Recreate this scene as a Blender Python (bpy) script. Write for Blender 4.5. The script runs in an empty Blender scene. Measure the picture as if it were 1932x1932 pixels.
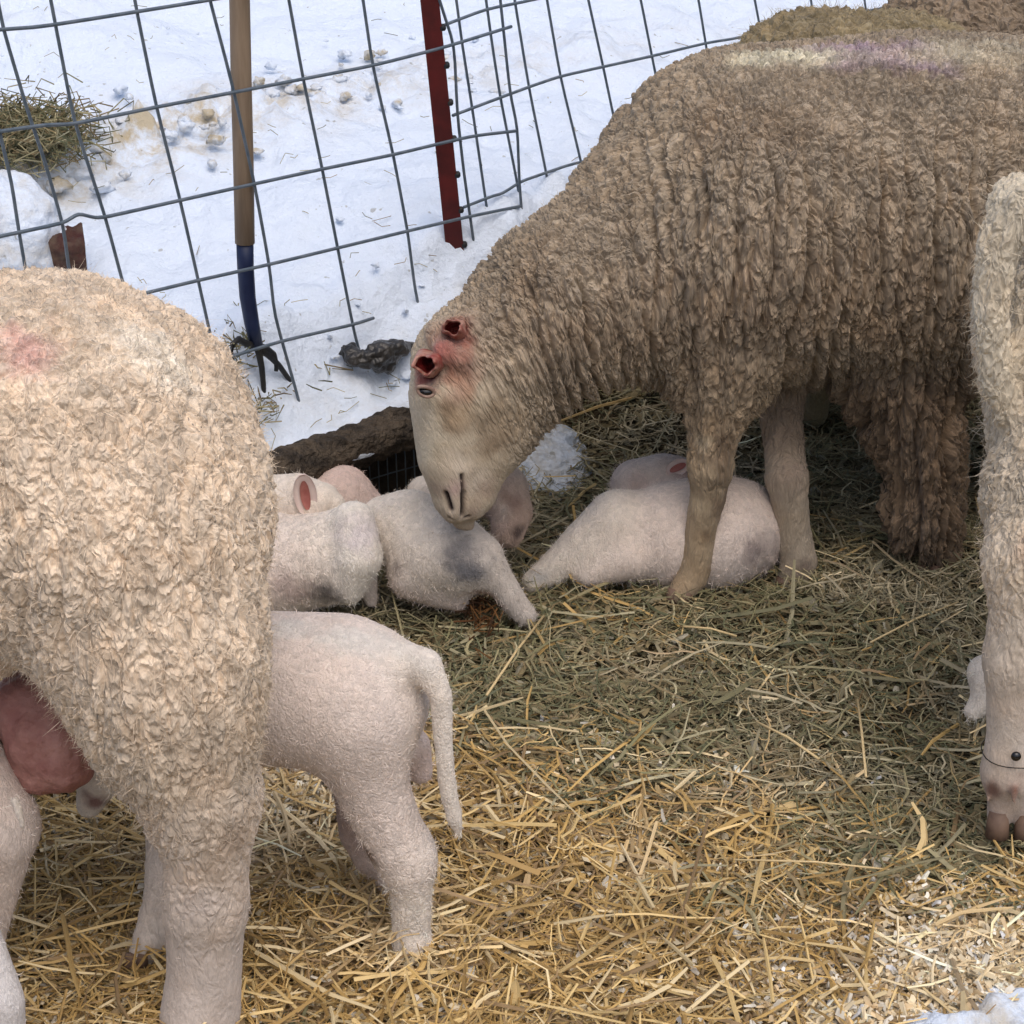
import bpy, math, random
import numpy as np
random.seed(7); RNG = np.random.default_rng(11)
C = bpy.context.scene.collection
R_ = math.radians

# ------------------------------------------------------------------ camera, sky, sun, exposure
CAM_H, PITCH, F = 1.5, R_(26.7), 4500/1932
cam = bpy.data.cameras.new('camera'); camo = bpy.data.objects.new('camera', cam); C.objects.link(camo)
camo.location = (0, 0, CAM_H); camo.rotation_euler = (math.pi/2-PITCH, 0, 0)
cam.sensor_width = 36; cam.lens = 36*F; cam.clip_end = 500; cam.clip_start = .05
cam.dof.use_dof = False
bpy.context.scene.camera = camo
SUN_EL, SUN_AZ = R_(66), R_(160)          # azimuth measured from +Y towards +X
w = bpy.data.worlds.new('World'); bpy.context.scene.world = w; w.use_nodes = True
nt = w.node_tree; bg = nt.nodes['Background']
sk = nt.nodes.new('ShaderNodeTexSky'); sk.sky_type = 'NISHITA'; sk.sun_disc = False
sk.sun_elevation = SUN_EL; sk.sun_rotation = SUN_AZ; sk.dust_density = 4.0; sk.air_density = 1.0; sk.ozone_density = 1.0
nt.links.new(sk.outputs[0], bg.inputs[0]); bg.inputs[1].default_value = .15
sl = bpy.data.lights.new('sun', 'SUN'); sl.energy = 1.15; sl.angle = R_(75); sl.color = (1, .93, .84)
so = bpy.data.objects.new('sun', sl); C.objects.link(so)
so.rotation_euler = (math.pi/2-SUN_EL, 0, -SUN_AZ+math.pi)   # a lamp shines along its -Z
so.location = (0, 0, 6)
sc = bpy.context.scene
sc.view_settings.view_transform = 'Standard'; sc.view_settings.look = 'None'
sc.view_settings.exposure = .08; sc.view_settings.gamma = 1
sc.cycles.max_bounces = 6; sc.cycles.diffuse_bounces = 3

# ------------------------------------------------------------------ helpers
S0 = 1932
fy, uy = math.cos(PITCH), math.sin(PITCH)
def ray(x, y):
    a, b = (x-S0/2)/4500, -(y-S0/2)/4500
    return np.array([a, fy+b*uy, -uy+b*fy])
def at(x, y, Y):                        # point seen at (x,y) standing at distance Y
    d = ray(x, y); return np.array([0, 0, CAM_H])+d*(Y/d[1])
def pr(x, y, Y, r):
    d = ray(x, y); return r*(Y/d[1])/4500
def ground(x, y, z=0.):
    d = ray(x, y); return np.array([0, 0, CAM_H])+d*((z-CAM_H)/d[2])

def hash3(i, j, k, s):
    n = (i*73856093) ^ (j*19349663) ^ (k*83492791) ^ (s*2654435761)
    n = (n ^ (n >> 13))*1274126177 & 0x7fffffff
    return ((n ^ (n >> 16)) & 0xffff)/65535.
def vnoise(P, s=0):
    P = np.asarray(P, float); I = np.floor(P).astype(np.int64); f = P-I; f = f*f*(3-2*f)
    o = 0
    for a in (0, 1):
        for b in (0, 1):
            for c in (0, 1):
                wgt = (f[:, 0] if a else 1-f[:, 0])*(f[:, 1] if b else 1-f[:, 1])*(f[:, 2] if c else 1-f[:, 2])
                o = o+wgt*hash3(I[:, 0]+a, I[:, 1]+b, I[:, 2]+c, s)
    return o*2-1
def fbm(P, octv=4, s=0):
    o = 0; a = 1.; P = np.asarray(P, float)
    for i in range(octv):
        o = o+a*vnoise(P, s+i); a *= .5; P = P*2.03+7.1
    return o
def sstep(a, b, x):
    t = np.clip((x-a)/(b-a), 0, 1); return t*t*(3-2*t)

def mk(name, V, faces, mat, parent=None, smooth=True, attrs=None):
    """faces: list of int arrays each (n,3) or (n,4)"""
    me = bpy.data.meshes.new(name); V = np.asarray(V, np.float32)
    if not isinstance(faces, list): faces = [faces]
    faces = [np.asarray(f, np.int32) for f in faces if len(f)]
    me.vertices.add(len(V)); me.vertices.foreach_set('co', V.ravel())
    nl = sum(f.size for f in faces); nf = sum(len(f) for f in faces)
    me.loops.add(nl); me.loops.foreach_set('vertex_index', np.concatenate([f.ravel() for f in faces]))
    tot = np.concatenate([np.full(len(f), f.shape[1], np.int32) for f in faces])
    me.polygons.add(nf); me.polygons.foreach_set('loop_start', np.concatenate([[0], np.cumsum(tot)[:-1]]).astype(np.int32))
    me.polygons.foreach_set('use_smooth', np.full(nf, smooth))
    me.update(calc_edges=True)
    for k, a in (attrs or {}).items():
        a = np.asarray(a, np.float32)
        if a.ndim == 1: me.attributes.new(k, 'FLOAT', 'POINT').data.foreach_set('value', a)
        else: me.attributes.new(k, 'FLOAT_VECTOR', 'POINT').data.foreach_set('vector', a.ravel())
    o = bpy.data.objects.new(name, me); C.objects.link(o)
    for m in (mat if isinstance(mat, list) else [mat]): me.materials.append(m)
    if parent is not None:
        o.parent = parent; o.matrix_parent_inverse = __import__('mathutils').Matrix.Translation(-parent.location)
    return o
def tag(o, label, cat, group=None):
    o['label'] = label; o['category'] = cat
    if group: o['group'] = group
    return o
def thing(name, loc, label, cat, group=None):
    o = bpy.data.objects.new(name, None); C.objects.link(o); o.location = [float(v) for v in loc]
    o.empty_display_size = .05
    return tag(o, label, cat, group)
def struct(o, kind='structure'):
    o['kind'] = kind; return o

def tube(pts, rad, n=8, cap=True):
    pts = np.asarray(pts, float); m = len(pts); rad = np.broadcast_to(np.asarray(rad, float), (m,))
    T = np.gradient(pts, axis=0) if m > 2 else np.repeat((pts[1:]-pts[:1]), m, 0)
    T /= np.linalg.norm(T, axis=1)[:, None]+1e-12
    V = []; ref = np.array([.31, .22, .93]);
    if abs(np.dot(T[0], ref)) > .95: ref = np.array([1., .1, 0])
    for i in range(m):
        a = np.cross(T[i], ref); a /= np.linalg.norm(a); b = np.cross(T[i], a)
        t = np.arange(n)/n*2*math.pi
        V.append(pts[i]+rad[i]*(np.cos(t)[:, None]*a+np.sin(t)[:, None]*b))
    V = np.concatenate(V); Q = []
    for i in range(m-1):
        for k in range(n):
            Q.append((i*n+k, i*n+(k+1) % n, (i+1)*n+(k+1) % n, (i+1)*n+k))
    Tt = []
    if cap:
        c0 = len(V); V = np.vstack([V, pts[0], pts[-1]])
        for k in range(n):
            Tt.append((c0, (k+1) % n, k)); Tt.append((c0+1, (m-1)*n+k, (m-1)*n+(k+1) % n))
    return V, Q, Tt
def merge(parts):
    Vs, Qs, Ts = [], [], []; o = 0
    for V, Q, T in parts:
        Vs.append(V)
        if len(Q): Qs.append(np.asarray(Q)+o)
        if len(T): Ts.append(np.asarray(T)+o)
        o += len(V)
    return np.concatenate(Vs), [x for x in ([np.concatenate(Qs)] if Qs else [])+([np.concatenate(Ts)] if Ts else [])]

# ------------------------------------------------------------------ materials
def newmat(name):
    m = bpy.data.materials.new(name); m.use_nodes = True
    return m, m.node_tree.nodes, m.node_tree.links, m.node_tree.nodes['Principled BSDF']
def nd(ns, t, **kw):
    n = ns.new(t)
    for k, v in kw.items():
        if hasattr(n, k): setattr(n, k, v)
        else: n.inputs[k].default_value = v
    return n
def math_(ns, ls, op, a, b=None, clamp=False):
    n = ns.new('ShaderNodeMath'); n.operation = op; n.use_clamp = clamp
    for i, v in enumerate((a, b)):
        if v is None: continue
        if isinstance(v, (int, float)): n.inputs[i].default_value = v
        else: ls.new(v, n.inputs[i])
    return n.outputs[0]
def mixc(ns, ls, f, a, b, mode='MIX'):
    n = ns.new('ShaderNodeMix'); n.data_type = 'RGBA'; n.blend_type = mode
    for i, v in ((0, f), (6, a), (7, b)):
        if isinstance(v, (int, float)): n.inputs[i].default_value = v
        elif isinstance(v, tuple): n.inputs[i].default_value = (*v, 1)
        else: ls.new(v, n.inputs[i])
    return n.outputs[2]
def ramp(ns, ls, v, a, b, c0=0., c1=1.):
    n = ns.new('ShaderNodeMapRange'); n.clamp = True; n.interpolation_type = 'SMOOTHSTEP'
    ls.new(v, n.inputs[0])
    for i, x in enumerate((a, b, c0, c1)): n.inputs[i+1].default_value = x
    return n.outputs[0]

def wool_mat(name, cell=70., amp=.010, fine=1., big=1., soft=.34, zc=.22, ew=.055, mott=1., rough=.95, tint=(1, 1, 1)):
    m, ns, ls, bs = newmat(name)
    wc = nd(ns, 'ShaderNodeAttribute', attribute_name='wc').outputs['Vector']
    base = nd(ns, 'ShaderNodeAttribute', attribute_name='base').outputs['Vector']
    wool = nd(ns, 'ShaderNodeAttribute', attribute_name='wool').outputs['Fac']
    tc = nd(ns, 'ShaderNodeTexCoord').outputs['Object']
    # warp
    n1 = nd(ns, 'ShaderNodeTexNoise', Scale=cell*.45, Detail=3.); ls.new(wc, n1.inputs['Vector'])
    s1 = nd(ns, 'ShaderNodeVectorMath', operation='SUBTRACT'); ls.new(n1.outputs['Color'], s1.inputs[0]); s1.inputs[1].default_value = (.5, .5, .5)
    s2 = nd(ns, 'ShaderNodeVectorMath', operation='SCALE'); ls.new(s1.outputs[0], s2.inputs[0]); s2.inputs['Scale'].default_value = 1.9/cell
    s3 = nd(ns, 'ShaderNodeVectorMath', operation='ADD'); ls.new(wc, s3.inputs[0]); ls.new(s2.outputs[0], s3.inputs[1])
    P = s3.outputs[0]
    def vor(scale, feat):
        v = nd(ns, 'ShaderNodeTexVoronoi', feature=feat, Scale=scale); ls.new(P, v.inputs['Vector']); return v
    e1 = ramp(ns, ls, vor(cell, 'DISTANCE_TO_EDGE').outputs['Distance'], 0, soft)
    e2 = ramp(ns, ls, vor(cell*2.1, 'DISTANCE_TO_EDGE').outputs['Distance'], 0, soft*1.25)
    mp3 = nd(ns, 'ShaderNodeMapping'); ls.new(P, mp3.inputs[0]); mp3.inputs['Scale'].default_value = (1, 1, zc)
    v3 = nd(ns, 'ShaderNodeTexVoronoi', feature='DISTANCE_TO_EDGE', Scale=cell*.36); ls.new(mp3.outputs[0], v3.inputs['Vector'])
    e3 = ramp(ns, ls, v3.outputs['Distance'], 0, ew)
    fl = nd(ns, 'ShaderNodeAttribute', attribute_name='flank').outputs['Fac']
    e3 = math_(ns, ls, 'ADD', 1., math_(ns, ls, 'MULTIPLY', math_(ns, ls, 'SUBTRACT', e3, 1.), fl))
    col = vor(cell, 'F1')
    h = math_(ns, ls, 'ADD', math_(ns, ls, 'MULTIPLY', e1, .55), math_(ns, ls, 'MULTIPLY', e2, .28))
    h = math_(ns, ls, 'ADD', h, math_(ns, ls, 'MULTIPLY', e3, .75*big))
    nb = nd(ns, 'ShaderNodeTexNoise', Scale=cell*.22, Detail=2.); ls.new(wc, nb.inputs['Vector'])
    h = math_(ns, ls, 'ADD', h, math_(ns, ls, 'MULTIPLY', nb.outputs['Fac'], .9))
    ck = nd(ns, 'ShaderNodeAttribute', attribute_name='crack').outputs['Fac']
    h = math_(ns, ls, 'SUBTRACT', h, ck)
    h = math_(ns, ls, 'MULTIPLY', math_(ns, ls, 'SUBTRACT', h, 1.3), wool)
    dn = nd(ns, 'ShaderNodeDisplacement', Scale=amp, Midlevel=0.); ls.new(h, dn.inputs['Height'])
    ls.new(dn.outputs[0], ns['Material Output'].inputs['Displacement'])
    m.displacement_method = 'BOTH'
    # fine fibres as bump
    nf = nd(ns, 'ShaderNodeTexNoise', Scale=cell*7, Detail=4., Roughness=.7); ls.new(P, nf.inputs['Vector'])
    nf2 = nd(ns, 'ShaderNodeTexNoise', Scale=cell*2.4, Detail=3.); ls.new(P, nf2.inputs['Vector'])
    hh = math_(ns, ls, 'ADD', nf.outputs['Fac'], math_(ns, ls, 'MULTIPLY', nf2.outputs['Fac'], 1.6))
    bp = nd(ns, 'ShaderNodeBump', Strength=.55*fine, Distance=.0025); ls.new(hh, bp.inputs['Height']); ls.new(bp.outputs[0], bs.inputs['Normal'])
    # colour: per-lock variation, large dirt patches
    hv = nd(ns, 'ShaderNodeSeparateColor'); ls.new(col.outputs['Color'], hv.inputs[0])
    f = math_(ns, ls, 'ADD', 1., math_(ns, ls, 'MULTIPLY', ramp(ns, ls, hv.outputs[0], 0, 1, -.2*min(1, mott*1.5), .16*min(1, mott*1.5)), wool))
    nd1 = nd(ns, 'ShaderNodeTexNoise', Scale=9., Detail=5., Roughness=.65); ls.new(tc, nd1.inputs['Vector'])
    g = ramp(ns, ls, nd1.outputs['Fac'], .3, .7, 1-.16*mott, 1+.12*mott)
    fg = math_(ns, ls, 'MULTIPLY', math_(ns, ls, 'MULTIPLY', f, g), ramp(ns, ls, nf.outputs['Fac'], .3, .7, .86, 1.12))
    sv = nd(ns, 'ShaderNodeVectorMath', operation='SCALE'); ls.new(base, sv.inputs[0]); ls.new(fg, sv.inputs['Scale'])
    nd2 = nd(ns, 'ShaderNodeTexNoise', Scale=23., Detail=4.); ls.new(tc, nd2.inputs['Vector'])
    cc = mixc(ns, ls, ramp(ns, ls, nd2.outputs['Fac'], .38, .90, 0, .34*mott), sv.outputs[0], (1.0, .80, .58), 'MULTIPLY')
    ls.new(cc, bs.inputs['Base Color'])
    bs.inputs['Roughness'].default_value = rough; bs.inputs['Specular IOR Level'].default_value = .12
    bs.inputs['Sheen Weight'].default_value = .12; bs.inputs['Sheen Roughness'].default_value = .6
    return m
def attr_mat(name, rough=.8, spec=.2, transl=0., gain=1.):
    m, ns, ls, bs = newmat(name)
    a = nd(ns, 'ShaderNodeAttribute', attribute_name='base')
    sv = nd(ns, 'ShaderNodeVectorMath', operation='SCALE'); ls.new(a.outputs['Vector'], sv.inputs[0]); sv.inputs['Scale'].default_value = gain
    ls.new(sv.outputs[0], bs.inputs['Base Color'])
    bs.inputs['Roughness'].default_value = rough; bs.inputs['Specular IOR Level'].default_value = spec
    return m
def plain(name, c1, c2=None, scale=20., rough=.6, bump=.3, dist=.002, spec=.3, metal=0., detail=5., stretch=None, sss=0.):
    m, ns, ls, bs = newmat(name)
    tc = nd(ns, 'ShaderNodeTexCoord').outputs['Object']
    if stretch:
        mp = nd(ns, 'ShaderNodeMapping'); ls.new(tc, mp.inputs[0]); mp.inputs['Scale'].default_value = stretch; tc = mp.outputs[0]
    n = nd(ns, 'ShaderNodeTexNoise', Scale=scale, Detail=detail, Roughness=.6); ls.new(tc, n.inputs['Vector'])
    c = mixc(ns, ls, ramp(ns, ls, n.outputs['Fac'], .3, .7), c1, c2 or c1); ls.new(c, bs.inputs['Base Color'])
    n2 = nd(ns, 'ShaderNodeTexNoise', Scale=scale*3.3, Detail=4.); ls.new(tc, n2.inputs['Vector'])
    bp = nd(ns, 'ShaderNodeBump', Strength=bump, Distance=dist); ls.new(n2.outputs['Fac'], bp.inputs['Height']); ls.new(bp.outputs[0], bs.inputs['Normal'])
    bs.inputs['Roughness'].default_value = rough; bs.inputs['Specular IOR Level'].default_value = spec; bs.inputs['Metallic'].default_value = metal
    return m

# ------------------------------------------------------------------ SDF bodies
class Body:
    def __init__(s, h=.005, k=.03): s.h, s.k, s.p = h, k, []; s.gi = 0; s.paint = []; s.dents = []; s.shear = None; s.split = None; s.stretch = .42
    def cone(s, a, ra, b, rb, col, wool=1., k=None, g=None):
        if g is None: s.gi += 1; g = s.gi
        s.p.append((np.array(a), ra, np.array(b), rb, col, wool, k or s.k, g))
    def chain(s, pts, col, wool=1., k=None):
        """pts: (x,y,Y,r_px)"""
        s.gi += 1; g = s.gi
        for p, q in zip(pts[:-1], pts[1:]):
            s.cone(at(*p[:3]), pr(*p), at(*q[:3]), pr(*q), col, wool, k, g)
    @staticmethod
    def d(P, a, ra, b, rb):
        ab = b-a; L2 = float(ab@ab)+1e-12
        t = np.clip(((P-a)@ab)/L2, 0, 1)
        q = P-a-t[..., None]*ab
        return np.sqrt((q*q).sum(-1))-(ra+(rb-ra)*t)
    def build(s, sub=1):
        h = s.h; pad = 3*h+.01
        lo = np.min([np.minimum(a-ra, b-rb) for a, ra, b, rb, *_ in s.p], 0)-pad
        hi = np.max([np.maximum(a+ra, b+rb) for a, ra, b, rb, *_ in s.p], 0)+pad
        n = np.ceil((hi-lo)/h).astype(int)+1
        D = np.full(n, .5, np.float32); ax = [lo[i]+h*np.arange(n[i]) for i in range(3)]
        for g in sorted(set(p[7] for p in s.p)):
            gp = [p for p in s.p if p[7] == g]; k = gp[0][6]
            l = np.min([np.minimum(p[0]-p[1], p[2]-p[3]) for p in gp], 0)-k-2*h; u = np.max([np.maximum(p[0]+p[1], p[2]+p[3]) for p in gp], 0)+k+2*h
            i0 = np.maximum(((l-lo)/h).astype(int), 0); i1 = np.minimum(np.ceil((u-lo)/h).astype(int)+1, n)
            sl = tuple(slice(i0[i], i1[i]) for i in range(3))
            G = np.stack(np.meshgrid(*[ax[i][sl[i]] for i in range(3)], indexing='ij'), -1).astype(np.float32)
            A = D[sl]; d = np.full(G.shape[:3], .5, np.float32)
            for p in gp: d = np.minimum(d, s.d(G, p[0].astype(np.float32), p[1], p[2].astype(np.float32), p[3]))
            hh = np.maximum(k-np.abs(A-d), 0)/k
            D[sl] = np.minimum(A, d)-hh*hh*k*.25
        # surface nets
        I = D < 0
        c8 = [I[i:n[0]-1+i, j:n[1]-1+j, l:n[2]-1+l] for i in (0, 1) for j in (0, 1) for l in (0, 1)]
        sm = sum(c.astype(np.int8) for c in c8); act = (sm > 0) & (sm < 8)
        idx = np.argwhere(act); num = np.full(act.shape, -1, np.int32); num[act] = np.arange(len(idx))
        acc = np.zeros((len(idx), 3)); cnt = np.zeros(len(idx))
        for axx in range(3):
            o1, o2 = [q for q in range(3) if q != axx]
            for u in (0, 1):
                for v in (0, 1):
                    st = idx.copy(); st[:, o1] += u; st[:, o2] += v; en = st.copy(); en[:, axx] += 1
                    da = D[tuple(st.T)]; db = D[tuple(en.T)]; m = (da < 0) != (db < 0)
                    t = da/(da-db+1e-12); p = st.astype(float); p[:, axx] += np.where(m, t, 0)
                    acc[m] += p[m]; cnt[m] += 1
        V = lo+h*(acc/cnt[:, None]); Q = []
        for axx in range(3):
            o1, o2 = (axx+1) % 3, (axx+2) % 3
            s0 = [slice(None)]*3; s1 = [slice(None)]*3; s0[axx] = slice(0, -1); s1[axx] = slice(1, None)
            a = I[tuple(s0)]; b = I[tuple(s1)]; e = np.argwhere(a != b)
            ok = (e[:, o1] > 0) & (e[:, o2] > 0) & (e[:, o1] < n[o1]-1) & (e[:, o2] < n[o2]-1); e = e[ok]
            ins = a[tuple(e.T)]
            def g(x, y):
                q = e.copy(); q[:, o1] -= x; q[:, o2] -= y; return num[tuple(q.T)]
            q = np.stack([g(1, 1), g(0, 1), g(0, 0), g(1, 0)], 1); q[~ins] = q[~ins][:, ::-1]
            Q.append(q)
        Q = np.concatenate(Q); Q = Q[(Q >= 0).all(1)]
        o = mk('tmp', V, Q, [])
        if sub:
            md = o.modifiers.new('s', 'SMOOTH'); md.iterations = 7; md.factor = .5
            md = o.modifiers.new('d', 'SUBSURF'); md.levels = md.render_levels = sub
        dg = bpy.context.evaluated_depsgraph_get(); dg.update()
        me = bpy.data.meshes.new_from_object(o.evaluated_get(dg)); bpy.data.objects.remove(o)
        nv = len(me.vertices); V = np.empty(nv*3, np.float32); me.vertices.foreach_get('co', V); V = V.reshape(-1, 3).astype(float)
        N = np.empty(nv*3, np.float32); me.vertices.foreach_get('normal', N); N = N.reshape(-1, 3).astype(float)
        fq = np.empty(len(me.loops), np.int32); me.loops.foreach_get('vertex_index', fq)
        Q = fq.reshape(-1, 4); bpy.data.meshes.remove(me)
        # attributes
        W = np.zeros(nv); B = np.zeros((nv, 3)); A = np.zeros(nv)
        for a, ra, b, rb, c, wl, k, g in s.p:
            wt = np.exp(-np.clip(s.d(V, a, ra, b, rb), -.02, 1)/.012)+1e-30
            W += wt; B += wt[:, None]*np.array(c); A += wt*wl
        B /= W[:, None]; A /= W
        camp = np.array([0, 0, CAM_H]); rel = V-camp; rl = np.linalg.norm(rel, axis=1)
        def snap(p):        # the point of the skin in front of p
            d = np.array(p)-camp; d /= np.linalg.norm(d); al = rel@d; pd = np.sqrt(np.maximum(rl**2-al**2, 0)); m = pd < .006
            return V[m][np.argmin(al[m])] if m.any() else np.array(p)
        s.paint = [(snap(p), r, c, st) for p, r, c, st in s.paint]; s.dents = [(snap(a), snap(b_), *q) for a, b_, *q in s.dents]
        for p, r, c, st in s.paint:
            dd = np.linalg.norm(V-p, axis=1)/r
            m = st*np.clip(1.25-dd+.45*fbm(V*55, 3, 5), 0, 1)*(dd < 1.8); B = B*(1-m[:, None])+np.array(c)*m[:, None]
        for p, q, r, dep, c, st in s.dents:
            dd = s.d(V, np.array(p), 0, np.array(q), 0)/r; m = np.exp(-dd**2*1.2)
            V = V-N*(m*dep)[:, None]
            if c is not None:
                m = np.clip(m*1.5*st, 0, 1); B = B*(1-m[:, None])+np.array(c)*m[:, None]
        wc = V.copy()
        if s.shear is not None: wc = s.shear(wc)
        crack = np.zeros(nv)
        if s.split:          # deep splits running down between the locks of the fleece
            sp, dep, wd_ = s.split; z = V[:, 2]; o_ = np.zeros(nv)
            for j_, (m1, m2) in enumerate(((1., 1.), (1.7, .55))):
                xx = wc[:, 0]+.011*vnoise(np.stack([z*11, wc[:, 0]*6, o_+j_*9], 1), 301)+.004*vnoise(np.stack([z*38, wc[:, 0]*14, o_+j_*9], 1), 302)
                k_ = np.floor(xx*m1/sp); ctr = (k_+.5+.3*(hash3(k_.astype(np.int64), k_.astype(np.int64)*0+j_, k_.astype(np.int64)*0, 9)*2-1))*sp/m1
                st_ = sstep(-.3, .2, vnoise(np.stack([k_*7.31, z*6.5, (V[:, 1] > 2.9)*5.+j_*3], 1), 303))
                crack = np.maximum(crack, dep*m2*st_*np.exp(-((xx-ctr)/wd_)**2)*sstep(.85, .45, N[:, 2])*np.clip(A*1.4-.5, 0, 1))
        wc[:, 2] *= s.stretch
        s.V, s.N, s.Q, s.B, s.A, s.wc, s.crack = V, N, Q, B, A, wc, crack
        return s
    def obj(s, name, mat, parent): return mk(name, s.V, s.Q, mat, parent, True, {'base': s.B, 'wool': s.A, 'wc': s.wc, 'crack': s.crack, 'flank': sstep(.75, .25, s.N[:, 2])*(.5+.5*sstep(-.3, .4, vnoise(s.V*6, 77)))})
    def fibres(s, name, n, L, wd, mat, parent, down=.6, keep=None, curl=.5, seed=1, gain=1.08, minwool=.15, clump=60.):
        rg = np.random.default_rng(seed)
        i = rg.integers(0, len(s.V), int(n*1.3)); i = i[(rg.random(len(i)) < np.clip(s.A[i]*1.0+.3, 0, 1)) & (s.A[i] > minwool) & (s.crack[i] < .25)]
        if keep is not None: i = i[keep(s.V[i], s.N[i])]
        i = i[:n]; P = s.V[i]+rg.normal(0, s.h*.4, (len(i), 3)); N = s.N[i]; m = len(i)
        w3 = np.stack([vnoise(P*clump, 3), vnoise(P*clump, 4), vnoise(P*clump, 5)], 1)
        D = N*.75+np.array([0, 0, -down])+w3*1.1*curl*2+rg.normal(0, .28, (m, 3)); D /= np.linalg.norm(D, axis=1)[:, None]
        dn = (D*N).sum(1); D += N*np.clip(.25-dn, 0, 2)[:, None]; D /= np.linalg.norm(D, axis=1)[:, None]
        bend = rg.normal(0, 1, (m, 3))*curl+w3*curl
        sd = np.cross(D, rg.normal(0, 1, (m, 3))); sd /= np.linalg.norm(sd, axis=1)[:, None]+1e-9
        l = (L*rg.uniform(.5, 1.4, m)*np.clip(s.A[i]+.35, .4, 1.1))[:, None]; wv = wd*rg.uniform(.6, 1.3, m)[:, None]
        p0 = P-N*.003; p1 = p0+D*l*.5; p2 = p1+(D+bend*.5-np.array([0, 0, .25*down]))*l*.35; p3 = p2+(D*.5+bend-np.array([0, 0, .5*down]))*l*.3
        V = np.stack([p0-sd*wv, p0+sd*wv, p1-sd*wv, p1+sd*wv, p2-sd*wv*.7, p2+sd*wv*.7, p3], 1).reshape(-1, 3)
        b = np.arange(m)[:, None]*7
        Q = np.concatenate([b+np.array([[0, 1, 3, 2]]), b+np.array([[2, 3, 5, 4]])]); T = b+np.array([[4, 5, 6]])
        col = np.repeat(s.B[i]*gain*rg.uniform(.8, 1.2, (m, 1)), 7, 0)
        return mk(name, V, [Q, T], mat, parent, True, {'base': np.clip(col, 0, .95)})

M = {}
M['fibre'] = attr_mat('wool_fibre', .9, .1)
M['wool_brown'] = wool_mat('wool_brown', cell=76, amp=.0112, big=.45, fine=1.1, soft=.24, zc=.34, ew=.065)
M['wool_cream'] = wool_mat('wool_cream', cell=88, amp=.0082, big=.45, fine=.6, soft=.36)
M['wool_far'] = wool_mat('wool_far', cell=50, amp=.014, big=.6, fine=1.4)
M['lamb'] = wool_mat('lamb_wool', cell=190, amp=.0011, fine=1.1, big=.3, soft=.5, mott=.3)
M['straw'] = attr_mat('straw', .55, .35)
M['hay'] = attr_mat('hay', .75, .2)
M['wire'] = plain('galvanised_wire', (.10, .13, .16), (.17, .20, .23), 60, .55, .2, .001, .4, .35)
M['wood'] = plain('ash_handle', (.20, .14, .09), (.29, .21, .14), 14, .6, .3, .001, stretch=(6, 6, .6))
M['blue'] = plain('blue_paint', (.010, .016, .05), (.016, .026, .07), 30, .45, .2)
M['iron'] = plain('dark_iron', (.012, .014, .018), (.03, .028, .025), 50, .5, .3)
M['redpost'] = plain('red_paint', (.125, .016, .014), (.07, .012, .011), 25, .5, .2)
M['bark'] = plain('wet_bark', (.030, .023, .017), (.115, .088, .062), 34, .85, 1., .02, stretch=(1, 1, 1))
M['dark'] = plain('dark_wet_wood', (.012, .011, .010), (.05, .045, .04), 22, .35, .8, .006, .5)
M['earth'] = plain('bank_earth', (.022, .017, .013), (.07, .055, .04), 12, .9, 1., .02)
M['skin'] = plain('pink_skin', (.30, .09, .075), (.48, .21, .17), 30, .5, .3, .001)
M['torn'] = plain('torn_ear_skin', (.26, .05, .04), (.44, .25, .19), 55, .5, .7, .002)
M['udder'] = plain('udder_skin', (.28, .12, .10), (.42, .22, .18), 26, .6, .8, .006, .25)
M['wound'] = plain('raw_red_skin', (.035, .003, .003), (.17, .018, .016), 60, .35, .8, .002, .5)
M['eye'] = plain('grey_eye', (.16, .12, .11), (.05, .035, .03), 120, .2, .1, .001, .6)
M['black'] = plain('eye_black', (.006, .005, .005), (.012, .01, .01), 20, .15, 0., .001, .6)
M['hoof'] = plain('hoof_horn', (.10, .06, .045), (.20, .13, .09), 30, .6, .4, .001)

# ------------------------------------------------------------------ setting: bank line, snow, earth, pen floor
P0 = np.array([-.327, 2.87]); U = np.array([.7071, .7071]); NB = np.array([-.7071, .7071])
def lipz(t): return .15+.05*sstep(.08, .5, t)
def snowz(t, s):
    return lipz(t)+1.2*np.clip(s, 0, .1)+.16*np.clip(s-.1, 0, 1.2)+.07*np.clip(s-1.3, 0, 12)
def axis(lo, hi, step, far_lo, far_hi):
    a = list(np.arange(lo, hi, step)); d = step
    x = hi
    while x < far_hi: a.append(x); d *= 1.12; x += d
    d = step; x = lo-step; b = []
    while x > far_lo: b.append(x); d *= 1.12; x -= d
    return np.array(b[::-1]+a)
ts = axis(-1.6, 2.2, .011, -60, 90); ss = axis(0, 2.6, .011, -.001, 110)
prof = [(-.002, -.034), (-.020, -.034), (-.050, -.028), (-.064, -.015), (-.046, .002)]
rows = []
for a, b in prof:
    wob = 1+.9*fbm(np.stack([ts*14, ts*0+b*20, ts*0], 1), 3, 31)
    wob = np.clip(wob, .45, 1.5) if b > -.05 else np.ones_like(ts)
    rows.append(np.stack([ts, a*wob, lipz(ts)+b*(.75+.5*fbm(np.stack([ts*20, ts*0+4, ts*0], 1), 3, 32))], 1))
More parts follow.
